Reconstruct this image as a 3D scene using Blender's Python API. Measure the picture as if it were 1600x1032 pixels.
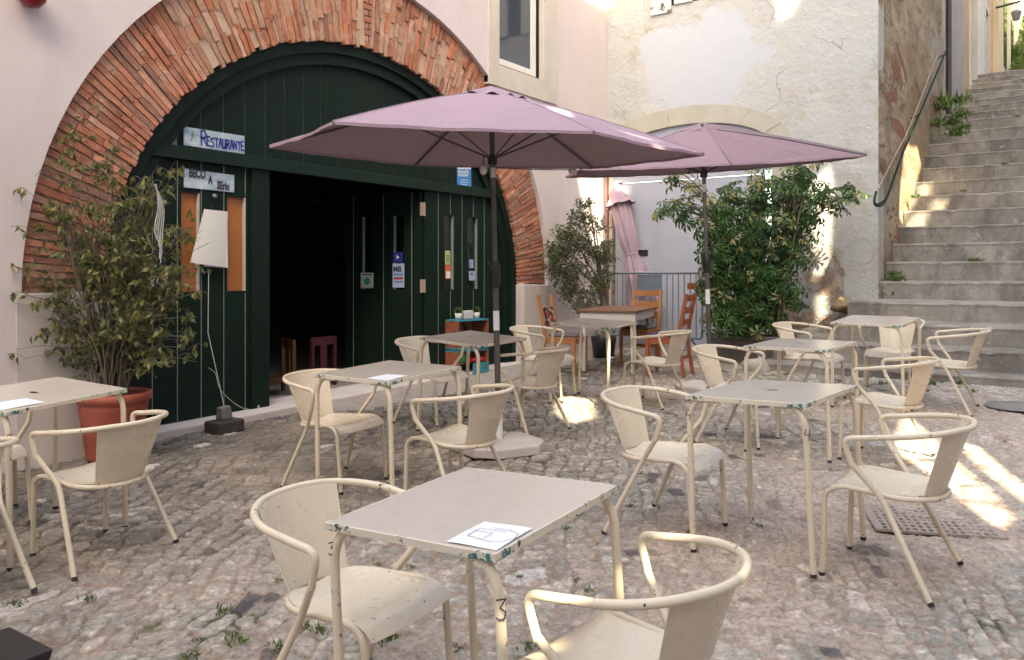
import bpy, math, random
import numpy as np
from mathutils import Vector, Matrix
from mathutils.geometry import delaunay_2d_cdt
R = math.radians
rnd = random.Random(7)
for o in list(bpy.data.objects): bpy.data.objects.remove(o)
scn = bpy.context.scene
COL = scn.collection
# ------------------------------------------------------------------ camera, sky, sun
FPX, ROW0, HEAD, EYE = 1288.0, 426.2, R(34.65), 1.444
cs, sn = math.cos(HEAD), math.sin(HEAD)
cam = bpy.data.cameras.new('camera'); camo = bpy.data.objects.new('camera', cam); COL.objects.link(camo)
cam.sensor_width = 36; cam.lens = 36*FPX/1600; cam.shift_y = -(516-ROW0)/1600.0
cam.clip_start = .05; cam.clip_end = 500
camo.location = (0, 0, EYE); camo.rotation_euler = (R(90), 0, HEAD-R(90))
scn.camera = camo
SUN_EL, SUN_AZ = 41.0, 227.5          # azimuth of the direction TO the sun, from +x anticlockwise
w = bpy.data.worlds.new('World'); scn.world = w; w.use_nodes = True
nt = w.node_tree; sky = nt.nodes.new('ShaderNodeTexSky'); sky.sky_type = 'NISHITA'; sky.sun_disc = False
sky.sun_elevation = R(SUN_EL); sky.sun_rotation = R(90-SUN_AZ); sky.air_density = 1.0; sky.dust_density = 3.0; sky.ozone_density = .6
bg = nt.nodes['Background']; nt.links.new(sky.outputs[0], bg.inputs[0]); bg.inputs[1].default_value = .15
sd = bpy.data.lights.new('sun', 'SUN'); sd.energy = 4.0; sd.angle = R(.5); sd.color = (1, .93, .8)
so = bpy.data.objects.new('sun', sd); COL.objects.link(so)
TOSUN = Vector((math.cos(R(SUN_EL))*math.cos(R(SUN_AZ)), math.cos(R(SUN_EL))*math.sin(R(SUN_AZ)), math.sin(R(SUN_EL))))
so.rotation_euler = TOSUN.to_track_quat('Z', 'Y').to_euler(); so.location = (0, 0, 30)
scn.view_settings.view_transform = 'Standard'; scn.view_settings.look = 'None'
scn.view_settings.use_white_balance = True; scn.view_settings.white_balance_temperature = 7700; scn.view_settings.white_balance_tint = 4
scn.view_settings.exposure = 2.74; scn.view_settings.gamma = 1
scn.render.engine = 'CYCLES'
# ------------------------------------------------------------------ surveying helpers (points of the place from the survey photo)
def ray(px, row):
    a = (px-800)/FPX; return Vector((a*sn+cs, -a*cs+sn, -(row-ROW0)/FPX))
EYEP = Vector((0, 0, EYE))
def onY(px, row, y): r = ray(px, row); return EYEP+r*(y/r.y)
def onX(px, row, x): r = ray(px, row); return EYEP+r*(x/r.x)
def atZ(px, row, d): return EYEP+ray(px, row)*d
# object survey: name -> x, y, dz, heading deg
TABLES = {'T3': (1.936, 1.408, -.022, .4, .006, -.032), 'TA': (3.585, 3.339, .017, .9, -.001, .008), 'TB': (5.23, 4.017, .013, 0, -.002, .034),
 'T7': (6.744, 3.749, .007, 4.5, -.01, .027), 'T5': (5.99, 1.629, -.019, -4.7, -.017, -.008), 'T4': (3.972, 1.191, -.006, -7.1, -.018, -.03),
 'T6': (7.782, 1.482, .005, -3.5, .012, 0), 'T2': (2.084, 4.409, .042, 7.9, -.001, .047)}
CHAIRS = {'4R': (3.867, .659, .012, 85.4), '4L': (3.931, 1.767, .006, -92.9), 'AL': (3.664, 3.886, .001, -90.9), 'AR': (3.675, 2.892, .002, 87.9),
 '2R': (2.162, 3.913, .017, 95.3), 'BR': (5.496, 3.621, -.02, 85.2), 'BK': (6.709, 4.262, .006, -79), '7R': (7.053, 3.237, -.022, 87.1),
 '5L': (6.013, 2.126, -.016, -93.8), '6L': (7.776, 2.056, .012, -96), '5R': (5.952, 1.06, -.014, 80.9), '6R': (7.811, .928, .006, 90.4),
 '6K': (8.421, 1.464, .02, 178.6), '3L': (1.908, 1.936, -.037, -88.8), '3R': (1.973, .976, -.03, 83.6), 'BL': (5.361, 4.518, .022, -96.6),
 '2L': (1.50, 3.93, .02, 86), '2K': (2.02, 4.93, .03, -95)}
def plane_z(x, y):
    k = max(0., min(1., (y-4.9)/1.0)); q = max(0., min(1., (x-4.4)/2.6)); return .0377*x-.0031*y-.10*k*k*(3-2*k)*q
def gz(x, y):
    z = plane_z(x, y); num = 0.; den = .6
    for v in list(TABLES.values())+list(CHAIRS.values()):
        k = math.exp(-((x-v[0])**2+(y-v[1])**2)/(2*.3**2)); num += k*v[2]; den += k
    return z+num/den*1.4
def onG(px, row):
    r = ray(px, row); k = EYE/(-r.z+.0377*r.x-.0031*r.y); p = EYEP+r*k
    for _ in range(6):
        k = (EYE-gz(p.x, p.y))/(-r.z); p = EYEP+r*k
    return p
# ------------------------------------------------------------------ mesh helpers
class MB:
    def __init__(s): s.v = []; s.f = []; s.m = []; s.c = []; s.smooth = []
    def add(s, vs, fs, mi=0, sm=False, col=None):
        n = len(s.v); s.v += [tuple(v) for v in vs]
        for f in fs: s.f.append(tuple(i+n for i in f)); s.m.append(mi); s.smooth.append(sm); s.c.append(col or (1, 1, 1))
        return s
    def box(s, x0, x1, y0, y1, z0, z1, mi=0, M=None, col=None):
        vs = [Vector((x, y, z)) for z in (z0, z1) for y in (y0, y1) for x in (x0, x1)]
        if M: vs = [M @ v for v in vs]
        s.add(vs, [(0, 2, 3, 1), (4, 5, 7, 6), (0, 1, 5, 4), (2, 6, 7, 3), (0, 4, 6, 2), (1, 3, 7, 5)], mi, False, col); return s
    def hexa(s, P, mi=0, col=None):     # 8 points: bottom ring 0-3, top ring 4-7
        s.add(P, [(3, 2, 1, 0), (4, 5, 6, 7), (0, 1, 5, 4), (1, 2, 6, 5), (2, 3, 7, 6), (3, 0, 4, 7)], mi, False, col); return s
    def tube(s, pts, r, n=10, mi=0, closed=False, cap=True, flat=None, col=None):
        P = [Vector(p) for p in pts]; N = len(P); rr = r if isinstance(r, (list, tuple)) else [r]*N
        T = []
        for i in range(N):
            a = P[(i-1) % N] if closed or i > 0 else P[i]; b = P[(i+1) % N] if closed or i < N-1 else P[i]
            t = (b-a); T.append(t.normalized() if t.length > 1e-9 else Vector((0, 0, 1)))
        up = Vector((0, 0, 1)) if abs(T[0].z) < .9 else Vector((1, 0, 0))
        u = (up-T[0]*up.dot(T[0])).normalized(); vs = []
        for i in range(N):
            u = (u-T[i]*u.dot(T[i])); u = u.normalized() if u.length > 1e-6 else T[i].orthogonal().normalized()
            v = T[i].cross(u)
            for k in range(n):
                a = 2*math.pi*k/n; vs.append(P[i]+(u*math.cos(a)+v*math.sin(a)*(flat or 1))*rr[i])
        fs = []
        for i in range(N if closed else N-1):
            j = (i+1) % N
            for k in range(n): fs.append((i*n+k, i*n+(k+1) % n, j*n+(k+1) % n, j*n+k))
        s.add(vs, fs, mi, True, col)
        if cap and not closed:
            s.add(vs[:n], [tuple(range(n))[::-1]], mi, False, col); s.add(vs[-n:], [tuple(range(n))], mi, False, col)
        return s
    def lathe(s, prof, n=32, c=(0, 0, 0), mi=0, sm=True, a0=0, a1=2*math.pi, col=None):
        vs = []; full = abs(a1-a0-2*math.pi) < 1e-6; m = n if full else n+1
        for (r, z) in prof:
            for k in range(m):
                a = a0+(a1-a0)*k/n; vs.append((c[0]+r*math.cos(a), c[1]+r*math.sin(a), c[2]+z))
        fs = []
        for i in range(len(prof)-1):
            for k in range(n):
                k2 = (k+1) % m; fs.append((i*m+k, i*m+k2, (i+1)*m+k2, (i+1)*m+k))
        s.add(vs, fs, mi, sm, col); return s
    def sheet(s, G, th=.003, mi=0, sm=True):   # G: grid of points [i][j]; thick sheet
        ni, nj = len(G), len(G[0]); g = [[Vector(p) for p in row] for row in G]; nor = []
        for i in range(ni):
            row = []
            for j in range(nj):
                a = g[min(i+1, ni-1)][j]-g[max(i-1, 0)][j]; b = g[i][min(j+1, nj-1)]-g[i][max(j-1, 0)]
                c = a.cross(b); row.append(c.normalized() if c.length > 1e-12 else Vector((0, 0, 1)))
            nor.append(row)
        A = [g[i][j]+nor[i][j]*th/2 for i in range(ni) for j in range(nj)]; B = [g[i][j]-nor[i][j]*th/2 for i in range(ni) for j in range(nj)]
        fs = [(i*nj+j, (i+1)*nj+j, (i+1)*nj+j+1, i*nj+j+1) for i in range(ni-1) for j in range(nj-1)]
        s.add(A, fs, mi, sm); s.add(B, [f[::-1] for f in fs], mi, sm)
        loop = [(i, 0) for i in range(ni)]+[(ni-1, j) for j in range(1, nj)]+[(i, nj-1) for i in range(ni-2, -1, -1)]+[(0, j) for j in range(nj-2, 0, -1)]
        vs = [A[i*nj+j] for i, j in loop]+[B[i*nj+j] for i, j in loop]; L = len(loop)
        s.add(vs, [(k, L+k, L+(k+1) % L, (k+1) % L) for k in range(L)], mi, False); return s
    def obj(s, name, mat, parent=None, bevel=0, loc=None):
        me = bpy.data.meshes.new(name); me.from_pydata(s.v, [], s.f); me.update()
        mats = mat if isinstance(mat, (list, tuple)) else [mat]
        for m in mats: me.materials.append(m)
        me.polygons.foreach_set('material_index', s.m); me.polygons.foreach_set('use_smooth', s.smooth)
        if any(c != (1, 1, 1) for c in s.c):
            ca = me.color_attributes.new('Col', 'FLOAT_COLOR', 'CORNER'); arr = []
            for f, c in zip(s.f, s.c): arr += [c[0], c[1], c[2], 1.]*len(f)
            ca.data.foreach_set('color', arr)
        o = bpy.data.objects.new(name, me); COL.objects.link(o)
        if parent: o.parent = parent
        if loc: o.location = loc
        if bevel:
            b = o.modifiers.new('bevel', 'BEVEL'); b.width = bevel; b.segments = 2; b.limit_method = 'ANGLE'; b.angle_limit = R(40); b.harden_normals = False
        return o
def tag(o, label=None, cat=None, group=None, kind=None):
    if label: o['label'] = label
    if cat: o['category'] = cat
    if group: o['group'] = group
    if kind: o['kind'] = kind
    return o
def empty(name, label, cat, loc=(0, 0, 0), rz=0, group=None):
    o = bpy.data.objects.new(name, None); COL.objects.link(o); o.empty_display_size = .1
    o.location = loc; o.rotation_euler = (0, 0, rz); return tag(o, label, cat, group)
def spl(pts, k=6, closed=False):
    P = [Vector(p) for p in pts]; N = len(P); out = []
    for i in range(N if closed else N-1):
        g = lambda j: P[j % N] if closed else P[min(max(j, 0), N-1)]
        a, b, c, d = g(i-1), g(i), g(i+1), g(i+2)
        for t in range(k):
            t /= k; out.append(.5*((2*b)+(c-a)*t+(2*a-5*b+4*c-d)*t*t+(3*b-a-3*c+d)*t**3))
    if not closed: out.append(P[-1])
    return out
def fillet(pts, r, k=6):
    P = [Vector(p) for p in pts]; out = [P[0]]
    for i in range(1, len(P)-1):
        a = (P[i-1]-P[i]); b = (P[i+1]-P[i]); rr = min(r if not isinstance(r, (list, tuple)) else r[i], a.length*.48, b.length*.48)
        p0 = P[i]+a.normalized()*rr; p1 = P[i]+b.normalized()*rr
        for t in range(k+1):
            t /= k; out.append(p0*(1-t)**2+P[i]*2*t*(1-t)+p1*t*t)
    out.append(P[-1]); return out
def panel(outer, holes, f3, th, mb=None, mi=0, grid=None):
    """flat wall with holes; outline points 2-D; f3(u,v,d) -> 3-D, d=0 front, th back"""
    mb = mb or MB(); V = [Vector(p) for p in outer]; loops = [list(range(len(outer)))]
    for h in holes: n = len(V); V += [Vector(p) for p in h]; loops.append(list(range(n, n+len(h))))
    E = []
    for l in loops: E += [(l[i], l[(i+1) % len(l)]) for i in range(len(l))]
    v2, e2, fs, *_ = delaunay_2d_cdt(V, E, [], 1, 1e-6)
    def inside(p, poly):
        c = False; n = len(poly)
        for i in range(n):
            a, b = poly[i], poly[(i+1) % n]
            if (a[1] > p[1]) != (b[1] > p[1]) and p[0] < (b[0]-a[0])*(p[1]-a[1])/(b[1]-a[1])+a[0]: c = not c
        return c
    keep = []
    for f in fs:
        c = sum((v2[i] for i in f), Vector((0, 0)))/len(f)
        if any(inside(c, h) for h in holes) or not inside(c, outer): continue
        keep.append(f)
    A = [f3(v.x, v.y, 0) for v in v2]; B = [f3(v.x, v.y, th) for v in v2]
    a, b, c = (A[i] for i in keep[0][:3]); nrm = (Vector(b)-Vector(a)).cross(Vector(c)-Vector(a)); dd = Vector(B[keep[0][0]])-Vector(A[keep[0][0]])
    if nrm.dot(dd) > 0: keep = [f[::-1] for f in keep]
    mb.add(A, keep, mi); mb.add(B, [f[::-1] for f in keep], mi)
    for l in [list(outer)]+[list(h) for h in holes]:
        n = len(l); vs = [f3(p[0], p[1], 0) for p in l]+[f3(p[0], p[1], th) for p in l]
        mb.add(vs, [(i, (i+1) % n, n+(i+1) % n, n+i) for i in range(n)], mi)
    return mb
def textmesh(txt, size, M, name, mat, parent, bold=0.):
    cu = bpy.data.curves.new(name, 'FONT'); cu.body = txt; cu.size = size; cu.extrude = .0006; cu.offset = bold; cu.resolution_u = 3
    o = bpy.data.objects.new(name+'_tmp', cu); COL.objects.link(o); dg = bpy.context.evaluated_depsgraph_get(); dg.update()
    me = bpy.data.meshes.new_from_object(o.evaluated_get(dg)); bpy.data.objects.remove(o); bpy.data.curves.remove(cu)
    me.transform(M); me.materials.clear(); me.materials.append(mat); me.name = name
    r = bpy.data.objects.new(name, me); COL.objects.link(r); r.parent = parent; return r
def ribbon(mb, pts, wd, M, mi=0, lift=.001):
    P = [Vector((p[0], p[1], 0)) for p in pts]
    for i in range(len(P)-1):
        d = (P[i+1]-P[i]); 
        if d.length < 1e-6: continue
        d.normalize(); n = Vector((-d.y, d.x, 0))*wd/2; e = d*wd*.35
        q = [P[i]-e-n, P[i+1]+e-n, P[i+1]+e+n, P[i]-e+n]
        mb.add([M @ (v+Vector((0, 0, lift))) for v in q], [(0, 1, 2, 3)], mi)
# ------------------------------------------------------------------ materials
def lin(c): return tuple(((x/255.)/12.92 if x/255. < .04045 else ((x/255.+.055)/1.055)**2.4) for x in c)
class NT:
    def __init__(s, name):
        s.mat = bpy.data.materials.new(name); s.mat.use_nodes = True; s.t = s.mat.node_tree; s.b = s.t.nodes['Principled BSDF']
        s.tc = s.t.nodes.new('ShaderNodeTexCoord'); s.co = s.tc.outputs['Object']
    def n(s, typ, **kw):
        nd = s.t.nodes.new(typ)
        for k, v in kw.items():
            if hasattr(nd, k): setattr(nd, k, v)
            else: nd.inputs[k].default_value = v
        return nd
    def l(s, a, b): s.t.links.new(a, b)
    def noise(s, scale, detail=4, rough=.55, co=None, stretch=None, dist=0):
        nd = s.n('ShaderNodeTexNoise'); nd.inputs['Scale'].default_value = scale; nd.inputs['Detail'].default_value = detail
        nd.inputs['Roughness'].default_value = rough; nd.inputs['Distortion'].default_value = dist
        c = co or s.co
        if stretch:
            m = s.n('ShaderNodeMapping'); m.inputs['Scale'].default_value = stretch; s.l(c, m.inputs[0]); c = m.outputs[0]
        s.l(c, nd.inputs['Vector']); return nd.outputs[0]
    def ramp(s, src, a, b, ca=(0, 0, 0, 1), cb=(1, 1, 1, 1)):
        r = s.n('ShaderNodeValToRGB'); r.color_ramp.elements[0].position = a; r.color_ramp.elements[1].position = b
        r.color_ramp.elements[0].color = ca; r.color_ramp.elements[1].color = cb; s.l(src, r.inputs[0]); return r.outputs[0]
    def mix(s, fac, a, b, mode='MIX'):
        m = s.n('ShaderNodeMix', data_type='RGBA', blend_type=mode)
        for sock, v in ((m.inputs[0], fac), (m.inputs[6], a), (m.inputs[7], b)):
            if hasattr(v, 'links') or hasattr(v, 'is_linked'): s.l(v, sock)
            elif isinstance(v, (int, float)): sock.default_value = v
            else: sock.default_value = (*v[:3], 1)
        return m.outputs[2]
    def math(s, op, a, b=None, clamp=False):
        m = s.n('ShaderNodeMath', operation=op, use_clamp=clamp)
        for i, v in enumerate((a, b)):
            if v is None: continue
            if isinstance(v, (int, float)): m.inputs[i].default_value = v
            else: s.l(v, m.inputs[i])
        return m.outputs[0]
    def sep(s, co=None):
        x = s.n('ShaderNodeSeparateXYZ'); s.l(co or s.co, x.inputs[0]); return x.outputs
    def bump(s, h, strength=.3, dist=.01, prev=None):
        b = s.n('ShaderNodeBump'); b.inputs['Strength'].default_value = strength; b.inputs['Distance'].default_value = dist
        s.l(h, b.inputs['Height']); 
        if prev: s.l(prev, b.inputs['Normal'])
        return b.outputs[0]
    def done(s, col=None, rough=.6, normal=None, metal=0, spec=None):
        if col is not None:
            if isinstance(col, tuple): s.b.inputs['Base Color'].default_value = (*col[:3], 1)
            else: s.l(col, s.b.inputs['Base Color'])
        if isinstance(rough, (int, float)): s.b.inputs['Roughness'].default_value = rough
        else: s.l(rough, s.b.inputs['Roughness'])
        if normal: s.l(normal, s.b.inputs['Normal'])
        s.b.inputs['Metallic'].default_value = metal
        if spec is not None: s.b.inputs['Specular IOR Level'].default_value = spec
        return s.mat
def simple(name, col, rough=.6, var=.12, scale=8, bump=.15, bdist=.003, metal=0, spec=None, bs=None):
    m = NT(name); n = m.noise(scale, 5); c = m.mix(n, tuple(x*(1-var) for x in col), tuple(min(1, x*(1+var)) for x in col))
    nb = m.bump(m.noise(bs or scale*6, 4), bump, bdist) if bump else None
    return m.done(c, rough, nb, metal, spec)
def chipped(name, col, chipcol, amount=.62, scale=14, rough=.38, rust=(.05, .035, .025), spec=.45):
    """enamel paint with worn chips"""
    m = NT(name); big = m.noise(3, 4); n1 = m.noise(scale, 6, .7); n2 = m.noise(scale*.6, 5, .6, dist=.5)
    base = m.mix(big, tuple(x*.93 for x in col), tuple(min(1, x*1.05) for x in col))
    dirt = m.ramp(m.noise(9, 6, .7, stretch=(1, 1, .35)), .5, .8); base = m.mix(m.math('MULTIPLY', dirt, .25), base, tuple(x*.62 for x in col))
    chip = m.math('MULTIPLY', m.ramp(n1, amount, amount+.008), m.ramp(m.noise(5.5, 3), .47, .52)); sel = m.ramp(n2, .5, .52)
    cc = m.mix(sel, chipcol, rust); c = m.mix(chip, base, cc)
    nb = m.bump(m.math('SUBTRACT', 1.0, chip), .35, .0008, m.bump(m.noise(60, 3), .08, .001))
    return m.done(c, m.math('ADD', m.math('MULTIPLY', chip, .4), m.math('ADD', m.math('MULTIPLY', big, .12), rough-.05)), nb, 0, spec)
CREAM = (.67, .57, .425)
M_frame = chipped('cream_enamel_tube', CREAM, (.13, .10, .07), .625, 38, .32)
M_seat = chipped('cream_enamel_sheet', (.66, .56, .43), (.13, .10, .07), .645, 46, .27)
M_top = chipped('pale_enamel_table_top', (.535, .465, .395), (.10, .07, .05), .66, 50, .20)
M_top7 = chipped('weathered_table_top', (.22, .185, .145), (.10, .08, .06), .58, 14, .42)
def edgemat():
    m = NT('worn_table_edge'); n1 = m.noise(30, 7, .75); x = m.sep(); ax = m.math('ABSOLUTE', x[0]); ay = m.math('ABSOLUTE', x[1])
    cd = m.math('ADD', ax, ay); near = m.ramp(cd, .48, .57); cold = m.ramp(m.noise(3.3, 4), .45, .5)
    k = m.math('ADD', n1, m.math('MULTIPLY', near, .105)); chip = m.ramp(k, .61, .62); tealz = m.math('MULTIPLY', near, m.ramp(m.noise(9, 4), .38, .41))
    cc = m.mix(tealz, (.05, .04, .032), (.012, .17, .16)); base = m.mix(m.noise(6, 4), (.60, .53, .40), (.68, .62, .52)); base = m.mix(m.math('MULTIPLY', m.ramp(m.noise(20, 6, .7), .55, .7), .5), base, (.40, .27, .12))
    return m.done(m.mix(chip, base, cc), .45, m.bump(m.math('SUBTRACT', 1.0, chip), .5, .001))
M_edge = edgemat()
M_foot = simple('black_rubber', (.02, .02, .02), .7, bump=0)
M_paper = simple('white_paper', (.72, .72, .74), .75, .03, 5, .1, .002)
M_ink = simple('ink', (.03, .03, .04), .7, bump=0)
M_blueink = simple('blue_ink', (.02, .03, .28), .6, bump=0)
M_green = None
def green_paint():
    m = NT('dark_green_gloss_paint'); n = m.noise(2.2, 5, .6, stretch=(1, 1, .25)); c = m.mix(n, (.0035, .010, .0072), (.009, .021, .015))
    d = m.ramp(m.noise(24, 6, .7, stretch=(1, 1, .2)), .62, .9); c = m.mix(m.math('MULTIPLY', d, .35), c, (.03, .038, .034))
    return m.done(c, m.math('ADD', m.math('MULTIPLY', m.noise(7, 4), .25), .38), m.bump(m.noise(40, 4, stretch=(1, 1, .1)), .25, .002), 0, .14)
M_green = green_paint()
M_groove = simple('pale_green_groove', (.17, .21, .18), .7, .3, 10)
def plaster(name, a, b, seedscale=1., rough=.85):
    m = NT(name); n = m.noise(.9*seedscale, 5, .6); c = m.mix(m.ramp(n, .3, .7), a, b)
    st = m.ramp(m.noise(2.2, 6, .65, stretch=(1, 1, .22)), .52, .85); c = m.mix(m.math('MULTIPLY', st, .38), c, tuple(x*.72 for x in a))
    nb = m.bump(m.noise(5, 6, .6), .25, .02, m.bump(m.noise(45, 5, .7), .28, .004)); return m.done(c, rough, nb)
M_pink = plaster('pinkish_white_plaster', (.57, .495, .485), (.64, .56, .55))
def old_plaster():
    m = NT('old_peeling_white_plaster'); z = m.sep()[2]; y = m.sep()[1]
    n1 = m.noise(.8, 7, .62); n2 = m.noise(2.6, 8, .66, dist=.6); n3 = m.noise(9, 6, .7)
    c = m.mix(m.ramp(n1, .38, .62), (.49, .48, .445), (.465, .46, .45)); c = m.mix(m.math('MULTIPLY', m.ramp(m.noise(34, 4, .6), .66, .69), .7), c, (.16, .13, .10)); c = m.mix(m.math('MULTIPLY', m.ramp(m.noise(1.7, 8, .75, stretch=(1, 1, .35)), .52, .70), .35), c, (.33, .30, .25))
    c = m.mix(m.math('MULTIPLY', m.ramp(n2, .5, .62), .45), c, (.48, .45, .385))
    yel = m.ramp(m.noise(1.1, 5, .62, dist=.5), .54, .64); c = m.mix(m.math('MULTIPLY', yel, .55), c, (.37, .31, .215))
    # smooth re-plastered bluish patch
    d = m.n('ShaderNodeVectorMath', operation='DISTANCE'); mp = m.n('ShaderNodeMapping'); mp.inputs['Scale'].default_value = (0, 1.0, 1.15); m.l(m.co, mp.inputs[0])
    m.l(mp.outputs[0], d.inputs[0]); d.inputs[1].default_value = (0, 4.55, 4.42*1.15)
    dd = m.math('ADD', d.outputs['Value'], m.math('MULTIPLY', m.math('SUBTRACT', m.noise(1.6, 5, .6), .5), 1.5)); patch = m.ramp(dd, .84, .93, (1, 1, 1, 1), (0, 0, 0, 1))
    c = m.mix(patch, c, (.475, .49, .525))
    # damage near the foot
    hgt = m.n('ShaderNodeMapRange'); hgt.inputs[1].default_value = .5; hgt.inputs[2].default_value = 2.5; hgt.inputs[3].default_value = .16; hgt.inputs[4].default_value = -.10; m.l(z, hgt.inputs[0])
    dm = m.math('ADD', m.noise(2.3, 8, .68, dist=.5), hgt.outputs[0]); dam = m.ramp(dm, .60, .625)
    hol = m.mix(m.ramp(n3, .42, .6), (.30, .20, .15), (.46, .38, .29)); redz = m.ramp(m.noise(3.1, 4, .6), .62, .64); hol = m.mix(redz, hol, (.36, .13, .075))
    c = m.mix(dam, c, hol)
    grime = m.ramp(m.math('ADD', m.noise(6, 7, .75), m.math('MULTIPLY', hgt.outputs[0], .7)), .60, .75); c = m.mix(m.math('MULTIPLY', grime, .55), c, (.22, .19, .15))
    cr = m.n('ShaderNodeTexVoronoi', feature='DISTANCE_TO_EDGE'); cr.inputs['Scale'].default_value = 1.9
    nn = m.n('ShaderNodeTexNoise'); nn.inputs['Scale'].default_value = 3; nn.inputs['Detail'].default_value = 6; m.l(m.co, nn.inputs['Vector'])
    wv = m.mix(.28, m.co, nn.outputs['Color']); m.l(wv, cr.inputs['Vector']); crack = m.ramp(cr.outputs['Distance'], .0, .010, (1, 1, 1, 1), (0, 0, 0, 1))
    sel = m.ramp(m.noise(1.1, 3), .5, .6); cf = m.math('MULTIPLY', crack, sel); cf = m.math('MULTIPLY', cf, m.math('SUBTRACT', 1., patch)); c = m.mix(m.math('MULTIPLY', cf, .7), c, (.2, .17, .13))
    h = m.math('SUBTRACT', m.math('ADD', m.noise(3.5, 8, .65), m.math('MULTIPLY', n3, .3)), m.math('ADD', m.math('MULTIPLY', dam, .35), m.math('MULTIPLY', cf, .3)))
    h = m.mix(m.math('MULTIPLY', patch, .8), h, (.55, .55, .55))
    return m.done(c, .9, m.bump(h, .7, .06, m.bump(m.noise(60, 5, .7), .35, .005)))
M_old = old_plaster()
def ochre():
    m = NT('worn_ochre_render'); n1 = m.noise(1.2, 7, .65, stretch=(.4, 1, .9)); n2 = m.noise(5, 8, .7, stretch=(.4, 1, 1))
    c = m.mix(m.ramp(n1, .38, .62), (.30, .20, .10), (.42, .345, .245)); c = m.mix(m.ramp(n2, .48, .66), c, (.20, .13, .075)); dk = m.ramp(m.noise(.9, 7, .7, stretch=(.35, 1, .6)), .52, .62); c = m.mix(m.math('MULTIPLY', dk, .6), c, (.12, .085, .06))
    red = m.ramp(m.noise(1.9, 8, .75, dist=.7, stretch=(.4, 1, 1)), .575, .60); c = m.mix(red, c, (.26, .12, .07))
    gr = m.ramp(m.noise(1.0, 6, .7, stretch=(.35, 1, .5)), .54, .62); c = m.mix(m.math('MULTIPLY', gr, .8), c, (.36, .33, .29))
    return m.done(c, .92, m.bump(m.math('SUBTRACT', n2, m.math('MULTIPLY', red, .5)), .8, .05, m.bump(m.noise(50, 5, .7), .4, .005)))
M_ochre = ochre()
M_greywall = plaster('grey_blue_render', (.30, .29, .28), (.38, .36, .33), 1.5)
M_stone = plaster('pale_limestone', (.50, .45, .39), (.60, .55, .48), 3)
M_archstone = plaster('weathered_limestone', (.39, .36, .29), (.47, .44, .38), 3)
M_sill = plaster('pinkish_marble', (.48, .42, .39), (.56, .50, .47), 2)
def brickmat():
    m = NT('thin_clay_brick'); a = m.n('ShaderNodeVertexColor', layer_name='Col'); n = m.noise(18, 7, .7); c = m.mix(m.math('MULTIPLY', m.ramp(n, .35, .7), .55), a.outputs[0], (.17, .085, .055), 'MIX')
    ef = m.ramp(m.noise(5, 6, .7), .54, .68); c = m.mix(m.math('MULTIPLY', ef, .65), c, (.50, .34, .24))
    return m.done(c, .92, m.bump(n, .8, .015, m.bump(m.noise(70, 4), .4, .004)))
M_brick = brickmat()
M_mortar = plaster('sandy_mortar', (.42, .29, .21), (.50, .37, .28), 8)
def stonestep():
    m = NT('worn_stair_stone'); n1 = m.noise(1.3, 7, .68); n2 = m.noise(7, 8, .7)
    c = m.mix(m.ramp(n1, .36, .64), (.185, .165, .14), (.38, .335, .28)); st = m.ramp(m.noise(2.4, 8, .8, stretch=(1, 1, .5)), .48, .60); c = m.mix(m.math('MULTIPLY', st, .7), c, (.15, .13, .11)); fl = m.ramp(m.noise(4.5, 9, .8, dist=1.2), .60, .615); c = m.mix(m.math('MULTIPLY', fl, .8), c, (.50, .44, .38))
    lt = m.ramp(m.noise(2.1, 8, .7), .60, .66); c = m.mix(m.math('MULTIPLY', lt, .5), c, (.46, .42, .37))
    return m.done(c, .9, m.bump(n2, .7, .03, m.bump(m.noise(60, 5, .7), .4, .004)))
M_step = stonestep()
def cobblemat():
    m = NT('worn_cobble_setts'); a = m.n('ShaderNodeVertexColor', layer_name='Col'); n = m.noise(30, 9, .8, dist=.6); n2 = m.noise(130, 5, .75)
    c = m.mix(m.ramp(n, .32, .7), a.outputs[0], a.outputs[0]); dk = m.mix(1., a.outputs[0], (.62, .60, .585), 'MULTIPLY'); lt = m.mix(1., a.outputs[0], (1.45, 1.43, 1.40), 'MULTIPLY')
    c = m.mix(m.ramp(n, .38, .62), dk, lt); c = m.mix(m.math('MULTIPLY', m.ramp(n2, .55, .75), .4), c, dk)
    blot = m.ramp(m.noise(1.3, 6, .7), .42, .66); c = m.mix(m.math('MULTIPLY', blot, .25), c, m.mix(.5, c, (.42, .33, .26)))
    return m.done(c, m.math('ADD', m.math('MULTIPLY', n, .3), .48), m.bump(n, 1.0, .009, m.bump(n2, .6, .004)), 0, .3)
M_cobble = cobblemat()
def canopy(name, col):
    m = NT(name); wv = m.noise(220, 2, .5); c = m.mix(m.noise(2.5, 4), tuple(x*.94 for x in col), tuple(x*1.05 for x in col))
    m.done(c, .85, m.bump(m.noise(2.4, 4, .6, dist=.8), .5, .05, m.bump(wv, .15, .001)), 0, .15)
    tr = m.n('ShaderNodeBsdfTranslucent'); tr.inputs[0].default_value = (*[x*1.0 for x in (.42, .12, .11)], 1); mx = m.n('ShaderNodeMixShader'); mx.inputs[0].default_value = .05
    out = m.t.nodes['Material Output']; m.l(m.b.outputs[0], mx.inputs[1]); m.l(tr.outputs[0], mx.inputs[2]); m.l(mx.outputs[0], out.inputs[0]); return m.mat
M_canopy = canopy('faded_mauve_canvas', (.36, .258, .305))
M_canopyu = canopy('faded_pink_canvas', (.37, .275, .325))
M_pole = simple('dark_bronze_metal', (.085, .075, .068), .4, .15, 6, .05, .001, 0, .5)
M_black = simple('black_plastic', (.015, .015, .015), .5, .1, 6, .05)
M_whitepl = simple('white_concrete', (.56, .50, .46), .7, .1, 6, .2, .004)
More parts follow.
